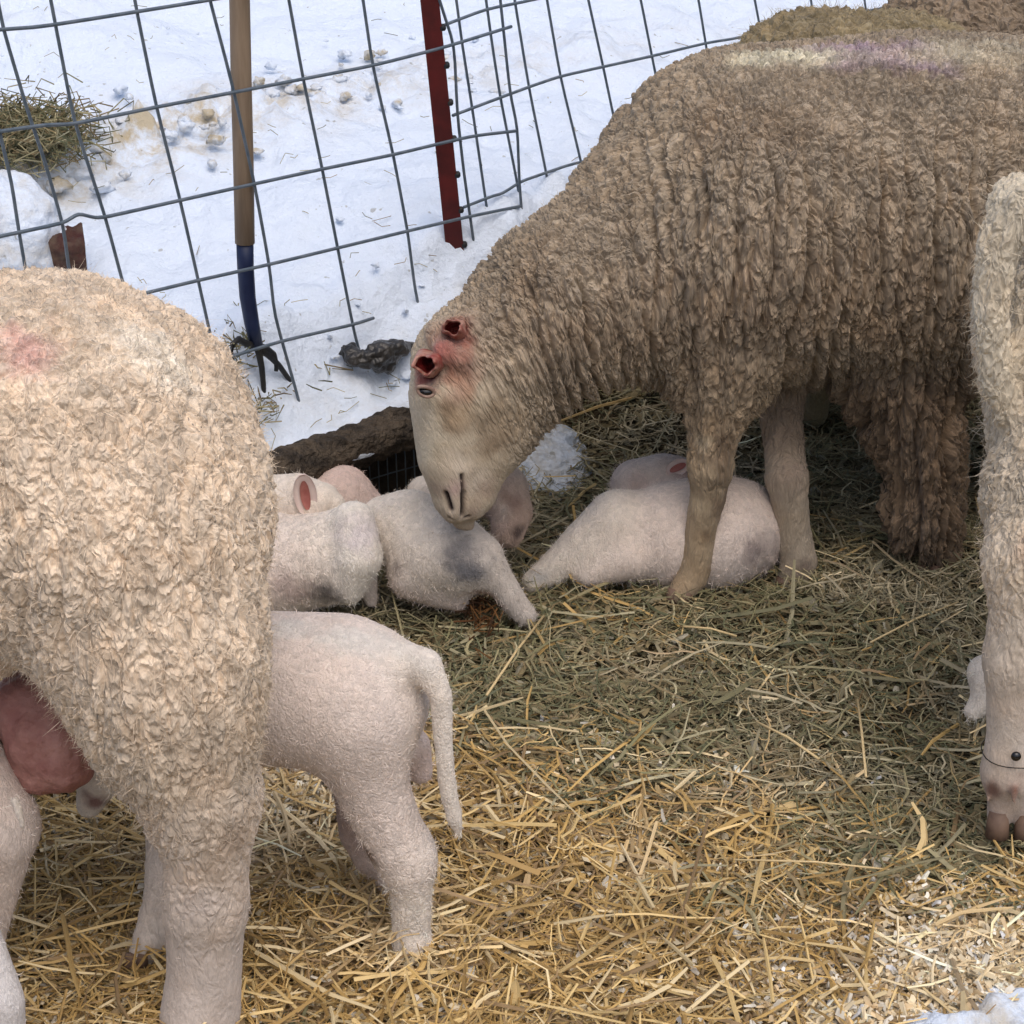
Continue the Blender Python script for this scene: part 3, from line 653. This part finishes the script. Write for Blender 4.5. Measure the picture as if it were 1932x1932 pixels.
b.chain([(-60, 1130, 2.0, 150), (-500, 1130, 2.03, 150)], CR)
for xx, yy in ((-820, 2.08), (-900, 1.9)):
    b.chain([(xx, 1100, yy, 120), (xx, 1350, yy, 60), (xx, 1600, yy, 45), (xx-10, 1820, yy, 48)], (.56, .48, .4), .3)
b.chain([(-950, 750, 2.05, 260), (-1250, 560, 2.05, 150), (-1420, 520, 2.05, 110), (-1600, 640, 2.04, 62)], CR)
for i in range(5): b.paint.append((at(10+i*16, 640+10*(i % 2), 1.83), .03, (.74, .46, .40), .28))
for i in range(9): b.paint.append((at(230+i*18, 610+i*13, 1.85), .03, (.80, .72, .60), .3))
b.paint += [(at(365, 1480, 1.76), .03, (.5, .36, .24), .5), (at(450, 1600, 1.8), .02, (.40, .30, .22), .5), (at(370, 1720, 1.8), .02, (.42, .36, .32), .5), (at(310, 1480, 1.8), .03, (.62, .52, .40), .6)]
b.stretch = .55; b.split = (.085, .8, .0050); b.build(1); b.obj('body', M['wool_cream'], le)
b.fibres('wool_fibres', 110000, .0050, .0002, M['fibre'], le, seed=3, curl=1.5, down=.5, clump=110, keep=lambda p, n: (n[:, 1] < .35) & (p[:, 0] > -.65))
ub = Body(.005, .03); ub.chain([(70, 1340, 2.0, 92), (103, 1388, 1.98, 84)], (1, 1, 1)); ub.chain([(112, 1398, 1.97, 72), (122, 1436, 1.96, 46)], (1, 1, 1)); ub.chain([(75, 1450, 1.96, 32), (62, 1480, 1.95, 14)], (1, 1, 1))
ub.build(1); ub.V = ub.V+ub.N*(.005*fbm(ub.V*[40, 40, 22], 3, 12))[:, None]; ub.obj('udder', M['udder'], le)
hooves(le, 368, 1955, 1.84, 56); hooves(le, 258, 1816, 1.95, 24)

# ---- pale ewe, right edge
re = thing('sheep', at(1910, 1580, 2.18)*[1, 1, 0], 'pale ewe cut off by the right edge, hind leg nearest', 'sheep', 'ewes in the pen')
PC = (.60, .51, .39); b = Body(.005, .05)
b.chain([(2135, 575, 2.36, 300), (2500, 560, 2.42, 320), (2900, 570, 2.48, 300)], PC)
b.chain([(2080, 760, 2.32, 215), (2020, 930, 2.26, 172), (1962, 1050, 2.21, 100)], PC)
b.chain([(1962, 1050, 2.21, 100), (1936, 1150, 2.195, 72), (1922, 1240, 2.19, 62)], (.58, .48, .37), .35, .03)
b.chain([(1922, 1240, 2.19, 62), (1918, 1390, 2.185, 57), (1906, 1458, 2.18, 58), (1908, 1492, 2.178, 42)], (.58, .50, .42), .1, .02)
b.chain([(1893, 1495, 2.175, 32), (1884, 1545, 2.17, 24)], (.46, .37, .32), 0., .004); b.chain([(1928, 1498, 2.178, 32), (1936, 1550, 2.172, 24)], (.46, .37, .32), 0., .004); b.chain([(1866, 1490, 2.165, 10), (1862, 1512, 2.160, 7)], (.22, .10, .06), 0., .004); b.chain([(1915, 1494, 2.14, 11), (1913, 1514, 2.137, 8)], (.22, .10, .06), 0., .004)
b.chain([(1925, 385, 2.27, 62), (1880, 470, 2.26, 44), (1872, 600, 2.25, 36), (1878, 720, 2.255, 34), (1892, 775, 2.26, 22)], (.64, .56, .43), .7, .02)
for xx, yy in ((2150, 2.5), (2800, 2.35), (2780, 2.55)):
    b.chain([(xx, 900, yy, 120), (xx, 1150, yy, 60), (xx, 1350, yy, 45), (xx-10, 1500, yy, 45)], (.56, .48, .4), .3)
b.chain([(2900, 560, 2.48, 260), (3200, 420, 2.5, 150), (3400, 430, 2.5, 105), (3560, 560, 2.5, 60)], PC)
b.paint += [(at(1868, 1498, 2.1), .012, (.13, .06, .04), .9), (at(1915, 1500, 2.1), .014, (.14, .06, .04), .9), (at(1890, 1340, 2.1), .03, (.50, .41, .33), .5), (at(1900, 1200, 2.1), .03, (.66, .58, .48), .5), (at(1945, 1030, 2.1), .02, (.35, .22, .15), .6)]
b.stretch = .5; b.build(1); b.obj('body', M['wool_cream'], re)
b.fibres('wool_fibres', 26000, .010, .00022, M['fibre'], re, seed=4, curl=1., clump=60, keep=lambda p, n: (p[:, 0] < .75) & (n[:, 1] < .4))
hooves(re, 1884, 1562, 2.168, 46, (0,)); hooves(re, 1937, 1566, 2.170, 46, (0,))
th = np.linspace(0, 2*math.pi, 26); c0 = at(1914, 1428, 2.183); rr = pr(1914, 1428, 2.18, 63)
V, Q, T = tube(np.stack([c0[0]+rr*np.cos(th), c0[1]+rr*np.sin(th), c0[2]+.0075+.0012*np.sin(3*th)], 1), .0006, 6, False); mk('leg_cord', V, [np.array(Q)], M['iron'], re)
V, Q, T = ball(at(1917, 1427, 2.145), .0055, (1, .8, 1)); mk('cord_bead', V, [Q, T], M['black'], re)  # black bead on the leg cord, no part of the foot

# ---- two ewes behind
def back_ewe(x, y, Y, r, x2, lab, col, seed):
    t_ = thing('sheep', at(x, y+900, Y)*[1, 1, 0], lab, 'sheep', 'ewes in the pen'); b = Body(.007, .05)
    b.chain([(x, y, Y, r), (x2, y+10, Y+.05, r*1.02)], col)
    for xx in (x+30, x2-20):
        for dy_ in (-.05, .07):
            p = at(xx, y+r*.6, Y+dy_); q = p*[1, 1, 0]+[0, 0, .03]; b.cone(p, .06, (p+q)/2, .03, col, .4); b.cone((p+q)/2, .03, q, .024, col, .1)
    s_ = 1 if x2 < x else -1
    b.chain([(x, y, Y, r*.75), (x-40, y+250, Y-.02, 90), (x-60, y+360, Y-.04, 60)], col)
    b.stretch = .8; b.build(1); b.obj('body', M['wool_far'], t_)
    b.fibres('wool_fibres', 12000, .010, .0003, M['fibre'], t_, seed=seed, curl=1.4, clump=45, keep=lambda p, n: n[:, 2] > -.1)
back_ewe(1532, 206, 3.30, 188, 1700, 'olive brown matted fleece sheep back showing behind the purple marked ewe', (.30, .24, .14), 5)
back_ewe(1842, 150, 3.50, 222, 2250, 'brown curly sheep whose back is cut by the top right corner', (.27, .205, .14), 6)

# ---- lambs
LW = (.84, .75, .65); LP = (.80, .68, .60)
def lamb(loc, lab): return thing('lamb', loc, lab, 'lamb', 'white lambs in the pen')
def lfib(b, par, n=16000, L=.005, seed=1): b.fibres('wool_fibres', n, L, .0002, M['fibre'], par, seed=seed, curl=1.1, down=.4, minwool=-1, clump=140, keep=lambda p, nn: nn[:, 1] < .4)
SK = (.68, .46, .41)
# standing lamb
lb = lamb(at(780, 1790, 1.99)*[1, 1, 0], 'standing white lamb with long hanging tail turned towards the camera')
b = Body(.004, .035)
b.chain([(350, 1310, 2.05, 125), (520, 1300, 2.04, 148), (638, 1303, 2.03, 148), (712, 1312, 2.03, 98)], LP)
b.chain([(680, 1365, 2.01, 98), (704, 1490, 2.0, 72), (745, 1585, 1.995, 60), (768, 1625, 1.99, 50)], LP, 1.3)
b.chain([(768, 1610, 1.995, 52), (776, 1680, 1.99, 42), (776, 1745, 1.99, 38), (776, 1780, 1.985, 41)], LW, 1.6, .02)
b.chain([(690, 1450, 2.10, 70), (680, 1570, 2.08, 42), (692, 1622, 2.07, 24)], (.48, .36, .31), .6, .02); b.chain([(700, 1600, 2.08, 26), (765, 1720, 2.08, 26), (775, 1760, 2.08, 24)], LP, .8, .02)
b.chain([(786, 1400, 2.035, 27), (792, 1455, 2.045, 27)], (.76, .60, .54), .8, .006)
b.chain([(728, 1245, 2.03, 50), (800, 1254, 2.005, 33)], LW, .9, .02)
b.chain([(805, 1258, 2.0, 32), (832, 1312, 1.99, 24), (836, 1400, 1.985, 20), (845, 1490, 1.98, 19), (858, 1545, 1.98, 18), (868, 1578, 1.98, 8)], LW, .9, .006)
b.chain([(300, 1330, 2.05, 95), (220, 1420, 2.05, 62), (190, 1460, 2.05, 48), (168, 1520, 2.05, 26)], LW, .4, .02)
for xx, yy in ((385, 2.0), (410, 2.1)): b.chain([(xx, 1400, yy, 60), (xx-5, 1550, yy, 34), (xx-5, 1680, yy, 28), (xx-8, 1740, yy, 28)], LP, .8, .02)
b.paint += [(at(172, 1525, 2.02), .014, (.22, .10, .09), .9), (at(690, 1625, 2.05), .014, (.2, .13, .09), .9)]
for i in range(12): b.paint.append((at(500+i*26, 1172+i*i*.55, 1.98), .02, (.74, .70, .64), .4))
b.stretch = .8; b.build(1); b.obj('body', M['lamb'], lb); lfib(b, lb, 40000, .0036, 7)
hooves(lb, 778, 1786, 1.985, 30)
# lamb with upright ear
l2 = lamb(at(480, 1050, 2.78)*[1, 1, 0], 'lamb resting its head, pink upright ear showing beside the cream ewe')
b = Body(.004, .02)
b.chain([(360, 1010, 2.79, 95), (470, 960, 2.78, 66), (560, 938, 2.77, 46), (610, 942, 2.76, 33), (632, 950, 2.755, 22)], LW)
b.chain([(560, 950, 2.765, 38), (590, 968, 2.75, 24)], (.60, .48, .40), .5); b.chain([(300, 1030, 2.79, 95), (180, 1060, 2.8, 90)], LW)
b.build(1); b.obj('body', M['lamb'], l2); lfib(b, l2, 9000, .004, 8)
EO = plain('ear_outer', (.66, .50, .45), (.72, .60, .54), 40, .85, .3, .001)
leaf_ear(l2, at(582, 972, 2.735), at(570, 896, 2.735), .0150, (.25, -1, .1), M['skin'], EO, cup=.28)
# lamb behind
l3 = lamb(at(660, 1000, 2.86)*[1, 1, 0], 'pinkish lamb curled furthest back against the log')
b = Body(.004, .025)
b.chain([(640, 948, 2.85, 62), (690, 975, 2.84, 50), (720, 1000, 2.83, 40)], (.70, .52, .45)); b.chain([(655, 915, 2.86, 30), (640, 925, 2.85, 34)], (.68, .47, .41)); b.chain([(640, 960, 2.85, 60), (560, 1010, 2.84, 60)], LW)
b.build(1); b.obj('body', M['lamb'], l3); lfib(b, l3, 6000, .004, 9)
# curly lamb lying in the middle left
l4 = lamb(at(560, 1150, 2.72)*[1, 1, 0], 'lying lamb with curly pinkish flank right beside the cream ewe')
b = Body(.004, .012)
b.chain([(380, 1070, 2.72, 108), (520, 1068, 2.71, 102), (600, 1060, 2.70, 86)], LP, 1.2)
b.chain([(600, 1040, 2.70, 78), (650, 1005, 2.695, 52)], LW, 2.); b.chain([(470, 1000, 2.72, 50), (510, 1010, 2.71, 40)], LW, 2.)
b.chain([(668, 985, 2.68, 42), (674, 1050, 2.665, 50), (655, 1108, 2.66, 36)], (.84, .78, .70), 1.); b.chain([(690, 1090, 2.69, 24), (700, 1135, 2.69, 14)], (.62, .52, .46), .6)
b.paint += [(at(610, 1130, 2.64), .025, (.10, .085, .08), .85), (at(690, 1000, 2.64), .03, (.78, .70, .72), .7), (at(545, 1120, 2.66), .03, (.42, .30, .28), .5)]
b.build(1); b.obj('body', M['lamb'], l4); lfib(b, l4, 22000, .0036, 10)
# grey patched lamb
l5 = lamb(at(840, 1160, 2.70)*[1, 1, 0], 'lying lamb with grey patch and outstretched leg under the ewe nose')
b = Body(.004, .014)
b.chain([(775, 1000, 2.715, 76), (828, 1040, 2.69, 86), (868, 1058, 2.68, 70)], LW, 1.2); b.chain([(728, 985, 2.74, 52), (770, 990, 2.72, 60)], LW, 1.2)
b.chain([(862, 1040, 2.67, 66), (905, 1055, 2.66, 48), (945, 1100, 2.655, 30), (972, 1138, 2.65, 26), (992, 1162, 2.645, 23)], (.56, .50, .45), .9, .018)
b.chain([(780, 1085, 2.68, 50), (830, 1115, 2.67, 34), (866, 1138, 2.665, 18)], (.66, .54, .49), .8, .018)
for xx, yy in ((868, 1040), (880, 1075), (900, 1050), (860, 1085), (895, 1095)): b.paint.append((at(xx, yy, 2.625), .024, (.15, .15, .165), .55))
b.paint += [(at(912, 1140, 2.64), .022, (.28, .10, .02), .9), (at(740, 1070, 2.64), .012, (.12, .09, .08), .7), (at(960, 1040, 2.62), .02, (.60, .56, .52), .5)]
b.build(1); b.obj('body', M['lamb'], l5); lfib(b, l5, 20000, .0034, 11)
# brown nosed lamb behind the muzzle
l6 = lamb(at(960, 1020, 2.85)*[1, 1, 0], 'brownish lamb head lying just behind the muzzle of the brown ewe')
b = Body(.004, .02)
b.chain([(800, 930, 2.90, 34), (880, 930, 2.87, 50), (945, 925, 2.83, 50)], LW, .8); b.chain([(945, 930, 2.81, 50), (965, 965, 2.79, 42), (958, 1002, 2.77, 34)], (.46, .33, .26), 1.)
b.paint += [(at(940, 960, 2.74), .014, (.62, .50, .40), .6), (at(965, 930, 2.74), .012, (.36, .24, .17), .6), (at(985, 1008, 2.74), .011, (.07, .045, .04), .9), (at(978, 940, 2.75), .014, (.30, .19, .15), .7)]
b.build(1); b.obj('body', M['lamb'], l6); lfib(b, l6, 7000, .004, 12)
# right lamb, asleep
l7 = lamb(at(1250, 1110, 2.80)*[1, 1, 0], 'sleeping lamb lying behind the front legs of the brown ewe')
b = Body(.004, .010)
b.chain([(1180, 1005, 2.81, 76), (1270, 1010, 2.80, 104), (1350, 1005, 2.80, 112), (1385, 1000, 2.81, 100)], LP)
b.chain([(1165, 985, 2.79, 62), (1110, 1025, 2.78, 50), (1050, 1068, 2.77, 34), (1006, 1098, 2.76, 24)], LW, 1., .02)
b.chain([(1180, 1050, 2.76, 50), (1110, 1085, 2.75, 24)], LP, .7, .015); b.chain([(1390, 1010, 2.80, 70), (1425, 1040, 2.79, 36)], (.42, .33, .32), .8)
b.chain([(1300, 925, 2.88, 60), (1250, 912, 2.89, 58), (1200, 915, 2.89, 50)], (.70, .58, .50), .8)
b.paint += [(at(1200, 905, 2.84), .016, (.55, .40, .34), .6), (at(1285, 885, 2.84), .016, (.52, .36, .33), .7), (at(1440, 1045, 2.74), .03, (.20, .15, .15), .7), (at(1008, 1085, 2.73), .014, (.40, .40, .40), .6)]
leaf_ear(l7, at(1258, 892, 2.86), at(1300, 872, 2.86), .011, (.1, -1, .4), M['skin'], EO, cup=.3)
b.build(1); b.obj('body', M['lamb'], l7); lfib(b, l7, 20000, .0045, 13)
# nursing lamb on the left edge
l8 = lamb(at(0, 1800, 1.93)*[1, 1, 0], 'suckling lamb cut off by the left edge under the udder')
b = Body(.004, .03)
b.chain([(-250, 1400, 1.95, 110), (-90, 1480, 1.95, 120), (-20, 1560, 1.93, 98), (-25, 1680, 1.92, 62), (-40, 1800, 1.91, 42), (-45, 1860, 1.90, 38)], LP)
b.chain([(-160, 1560, 1.86, 90), (-60, 1740, 1.80, 52), (5, 1890, 1.77, 44), (8, 1990, 1.765, 42)], (.72, .68, .66), 1.); b.chain([(28, 1510, 1.87, 12), (44, 1560, 1.87, 9)], LW)
b.build(1); b.obj('body', M['lamb'], l8); lfib(b, l8, 12000, .0035, 14)
# lamb behind right ewe
l9 = lamb(at(1900, 1380, 2.40)*[1, 1, 0], 'lamb mostly hidden behind the hind leg of the pale ewe at right')
b = Body(.004, .02)
b.chain([(2050, 1270, 2.42, 95), (1925, 1270, 2.40, 72), (1856, 1268, 2.38, 34)], LW); b.chain([(1870, 1310, 2.37, 34), (1836, 1342, 2.36, 20)], LW)
b.build(1); b.obj('body', M['lamb'], l9); lfib(b, l9, 5000, .005, 15)

# ------------------------------------------------------------------ bedding: straw, hay, chaff, shavings
def strands(name, n, L, wid, colf, xy, lift, curve, seed, mat, seg=4, flat=.35, rise=.12):
    rg = np.random.default_rng(seed); X, Y = xy(rg, n); n = len(X)
    a = rg.uniform(0, 2*math.pi, n); l = L*rg.lognormal(0, .45, n); k = rg.normal(0, curve, n)
    z0 = floorz(X, Y)+lift*rg.random(n)**1.6
    tilt = rg.normal(0, rise, n); pts = []
    x, y, z = X-np.cos(a)*l/2, Y-np.sin(a)*l/2, z0-tilt*l/2; ang = a-k/2
    w_ = wid*rg.lognormal(0, .3, n)
    for i in range(seg+1):
        pts.append(np.stack([x, y, z], 1)); x = x+np.cos(ang)*l/seg; y = y+np.sin(ang)*l/seg
        z = z+tilt*l/seg+rg.normal(0, .002, n); ang = ang+k/seg+rg.normal(0, curve*.25, n)
    P = np.stack(pts, 1); T = np.gradient(P, axis=1); T /= np.linalg.norm(T, axis=2)[..., None]+1e-9
    roll = rg.uniform(-.6, .6, n)
    sd = np.cross(T, np.array([0, 0, 1.])); sd /= np.linalg.norm(sd, axis=2)[..., None]+1e-9; up = np.cross(sd, T)
    c, s_ = np.cos(roll)[:, None, None], np.sin(roll)[:, None, None]; s2 = sd*c+up*s_; u2 = up*c-sd*s_
    W_ = w_[:, None, None]*np.ones((1, seg+1, 1)); W_[:, -1] *= .55
    V = np.stack([P-s2*W_, P+u2*W_*flat*1.6, P+s2*W_], 2).reshape(-1, 3)   # shallow roof section
    ns_ = 3*(seg+1); b = np.arange(n)[:, None]*ns_; Q = []
    for i in range(seg):
        for j in range(2): Q.append(b+np.array([[i*3+j, i*3+j+1, (i+1)*3+j+1, (i+1)*3+j]]))
    Q = np.concatenate(Q); col = colf(rg, X, Y, n); col = np.repeat(np.clip(col, 0, .9), ns_, 0)
    return struct(mk(name, V, [Q], mat, None, False, {'base': col}), 'stuff')
def area(rg, n):
    # denser where the camera sees the floor; spreads outside the frame too
    y = 1.35+2.15*rg.random(n)**1.0; x = rg.uniform(-1, 1, n)*(.30+.27*y); s_ = (x-P0[0])*NB[0]+(y-P0[1])*NB[1]
    k = s_ < -.015; return x[k], y[k]
def gold(X, Y):      # 1 = golden straw, 0 = green hay
    q = np.stack([X*5, Y*5, X*0], 1)
    return sstep(.15, .85, sstep(2.75, 1.95, Y+.45*(X-.05))+.35*fbm(q, 3, 200))
def pick(rg, n, pal, wts):
    pal = np.array(pal); i = rg.choice(len(pal), n, p=np.array(wts)/sum(wts)); return pal[i]*rg.uniform(.7, 1.25, (n, 1))
GR = [(.20, .185, .095), (.30, .26, .145), (.13, .135, .075), (.38, .34, .21), (.25, .19, .10)]
GD = [(.50, .33, .12), (.62, .45, .20), (.38, .24, .085), (.70, .56, .32), (.30, .20, .10)]
def colhay(rg, X, Y, n):
    g = gold(X, Y); m = (rg.random(n) < g)[:, None]
    return np.where(m, pick(rg, n, GD, [3, 2, 3, 1, 2]), pick(rg, n, GR, [3, 3, 3, 1, 2]))
def colstraw(rg, X, Y, n):
    g = gold(X, Y); m = (rg.random(n) < .25+.75*g)[:, None]
    return np.where(m, pick(rg, n, GD, [3, 3, 1, 2, 1]), pick(rg, n, GR, [2, 3, 1, 3, 1]))
def pale(col, X, Y, seed=210):
    k = (sstep(.15, .9, fbm(np.stack([X*7, Y*7, X*0], 1), 3, seed))*.45)[:, None]; return col*(1-k)+np.array([.62, .52, .36])*k*col.mean(1, keepdims=True)/.22
_ch, _cs = colhay, colstraw
def colhay(rg, X, Y, n): return pale(_ch(rg, X, Y, n), X, Y)
def colstraw(rg, X, Y, n): return pale(_cs(rg, X, Y, n), X, Y)
strands('hay', 95000, .042, .00095, colhay, area, .026, 2.0, 21, M['hay'], 4, .3, .25)
def a_straw(rg, n):
    x, y = area(rg, n); g = gold(x, y); k = rg.random(len(x)) < .22+.78*g; return x[k], y[k]
strands('straw', 21000, .070, .0017, colstraw, a_straw, .034, .35, 22, M['straw'], 3, .5, .16)
def colchaff(rg, X, Y, n):
    g = gold(X, Y)[:, None]; p = pick(rg, n, [(.66, .56, .38), (.50, .36, .18), (.38, .27, .14), (.72, .66, .54)], [2, 3, 3, 1])
    return p*(g*.75+.25)+np.array([.14, .125, .07])*(1-g)*.8
strands('chaff', 60000, .015, .0032, colchaff, area, .016, .6, 23, M['hay'], 2, .3, .35)
# pale wood shavings and snow crumbs in the near right corner and small pale patches
def a_shav(rg, n):
    x, y = [], []
    for (px, py, r, m_) in ((1870, 1905, .13, .72), (1700, 1940, .1, .15), (560, 1490, .05, .10), (1250, 1460, .16, .008)):
        c = ground(px, py); k = int(n*m_); x.append(c[0]+rg.normal(0, r*.75, k)); y.append(c[1]+rg.normal(0, r*.6, k))
    return np.concatenate(x), np.concatenate(y)
strands('wood_shavings', 26000, .008, .0022, lambda rg, X, Y, n: pick(rg, n, [(.74, .62, .42), (.80, .74, .62), (.62, .47, .28), (.80, .80, .80)], [4, 3, 3, .3]), a_shav, .024, 1.2, 24, M['hay'], 2, .8, .5)
# hay tuft on the snow, far left, and strands dangling
def tuft(cx, cy, Y, rx, ry, n, seed, pal=GR):
    rg = np.random.default_rng(seed); c = at(cx, cy, Y); P = []; Qs = []; cols = []
    for i in range(n):
        a = rg.normal(0, 1, 3)*np.array([rx, .05, ry]); p = c+a; d = rg.normal(0, 1, 3)*[1, .6, .35]; d /= np.linalg.norm(d); l = rg.uniform(.014, .045)*min(1, rx/.04+.15)
        m_ = rg.normal(0, .01, 3); V, Q, T = tube([p-d*l/2, p+m_, p+d*l/2], [.0012, .0011, .0006], 3, False)
        P.append((V, Q, T)); cols.append(np.repeat([np.array(pal[rg.integers(len(pal))])*rg.uniform(.5, 1.2)], len(V), 0))
    V, Fc = merge(P); return V, Fc, np.concatenate(cols)
V, Fc, cl = tuft(35, 248, 3.42, .050, .016, 1900, 31)
struct(mk('hay_on_snow', V, Fc, M['hay'], None, False, {'base': cl}), 'stuff')
parts = []; cs = []
for (px, py, off_, rx, ry, n_, sd_) in ((450, 640, .05, .012, .006, 60, 41), (498, 738, .03, .014, .004, 90, 42), (430, 700, .03, .016, .005, 60, 43), (585, 690, .04, .02, .006, 25, 44)):
    pp = onfence(px, py, off_); V, Fc, cl = tuft(px, py, pp[1], rx, ry, n_, sd_); parts.append((V, Fc[0], Fc[1] if len(Fc) > 1 else [])); cs.append(cl)
V, Fc = merge(parts); struct(mk('hay_by_fork', V, Fc, M['hay'], None, False, {'base': np.concatenate(cs)}), 'stuff')
# loose clods of snow
rg = np.random.default_rng(77); P = []; dc = []
for i in range(210):
    if i < 140: t_ = rg.uniform(-.45, .95); s_ = .68-.2*t_+rg.normal(0, .07); r_ = rg.uniform(.004, .011)*(1.25-.5*t_); dd = rg.uniform(.2, 2)
    elif i < 185: t_ = rg.uniform(-.3, .9); s_ = abs(rg.normal(0, .07))-.01; r_ = rg.uniform(.002, .007); dd = .1
    else: t_ = rg.uniform(-.3, 1.2); s_ = rg.uniform(.1, 1.3); r_ = rg.uniform(.002, .005); dd = .1
    c = np.array([*(P0+U*t_+NB*s_), float(snowz(t_, s_))+r_*.05+.001]); V, Q, T = ball(c, r_, (rg.uniform(.8, 1.5), rg.uniform(.8, 1.4), rg.uniform(.5, .9)), 8)
    V = V+(V-c)*(.55*fbm((V-c)/r_*1.6+i, 3, i))[:, None]; P.append((V, Q, T)); dc.append(np.full(len(V), dd))
V, Fc = merge(P); struct(mk('snow_clods', V, Fc, M['snow'], None, True, {'dirt': np.concatenate(dc)}), 'stuff')
V, Fc, cl = tuft(912, 1140, 2.67, .011, .003, 90, 61, [(.13, .055, .02), (.18, .085, .03), (.06, .03, .015)])
struct(mk('stained_straw', V, Fc, M['hay'], None, False, {'base': cl}), 'stuff')
# scattered stems lying on the snow
rg = np.random.default_rng(5); P = []; cols = []
for i in range(330):
    t_, s_ = rg.uniform(-.4, 1.3), rg.random()**(1.5 if i < 200 else 6)*1.2; z = snowz(t_, s_)+.008; p = np.array([*(P0+U*t_+NB*s_), float(z)])
    d = rg.normal(0, 1, 3)*[1, 1, .12]; d /= np.linalg.norm(d); l = rg.uniform(.01, .035)
    V, Q, T = tube([p-d*l/2, p+rg.normal(0, .003, 3), p+d*l/2], .0006, 3, False); P.append((V, Q, T)); cols.append(np.repeat([np.array(GR[rg.integers(5)])], len(V), 0))
V, Fc = merge(P); struct(mk('hay_stems_on_snow', V, Fc, M['hay'], None, False, {'base': np.concatenate(cols)}), 'stuff')
# snow spilled into the pen behind the muzzle
b = Body(.005, .03); c = ground(1035, 860, .05)
b.cone(c+[-.01, 0, -.070], .042, c+[.03, .05, -.062], .042, (1, 1, 1)); b.cone(c+[-.03, .06, -.05], .045, c+[.01, .09, -.045], .045, (1, 1, 1)); b.build(1); b.V = b.V+b.N*(.010*fbm(b.V*30, 4, 9))[:, None]
struct(mk('snow_patch', b.V, b.Q, M['snow'], None, True, {'dirt': .8*np.ones(len(b.V))}))
b = Body(.006, .03); c = ground(1900, 1935, .0)
for dx, dy_, r_ in ((0, 0, .07), (.09, .02, .08), (-.07, -.03, .06), (.03, -.07, .07), (.12, -.08, .07)): b.cone(c+[dx, dy_, .022-r_], r_, c+[dx+.02, dy_, .020-r_], r_, (1, 1, 1))
b.build(1); b.V = b.V+b.N*(.009*fbm(b.V*38, 4, 19))[:, None]
struct(mk('slush', b.V, b.Q, M['snow'], None, True, {'dirt': .8*np.ones(len(b.V))}))
# single thick stalks that stand out
for (x0, y0, x1, y1, wd, lab) in ((918, 1312, 1026, 1162, 5, 'thick golden straw stalk lying near the outstretched lamb leg'),
        (1618, 1320, 1634, 1466, 5, 'pale upright straw stalk alone on the green hay'),
        (1642, 1212, 1808, 1136, 4, 'long straw stalk lying just left of the pale ewe leg'),
        (1428, 1362, 1545, 1432, 5, 'broad yellow straw blade lying across the hay in mid pen'),
        (1014, 1438, 968, 1590, 4, 'straw stalk right of the tip of the standing lamb tail'),
        (1385, 1622, 1690, 1642, 4, 'very long flat straw stalk lying across the golden bedding'),
        (1290, 1182, 1390, 1200, 4, 'short straw stalk just in front of the brown ewe front hoof'),
        (1580, 1790, 1650, 1890, 7, 'broad pale straw stalk pointing at the wood shavings')):
    a, c = ground(x0, y0, .030), ground(x1, y1, .026); m_ = (a+c)/2+[0, 0, .004]
    V, Q, T = tube([a, m_, c], [pr(x0, y0, a[1], wd*.5)]*3, 7)
    o_ = mk('straw_stalk', V, [np.array(Q), np.array(T)], M['straw'], None, True, {'base': np.repeat([[.66, .50, .26]], len(V), 0)})
    tag(o_, lab, 'straw', 'single straw stalks')
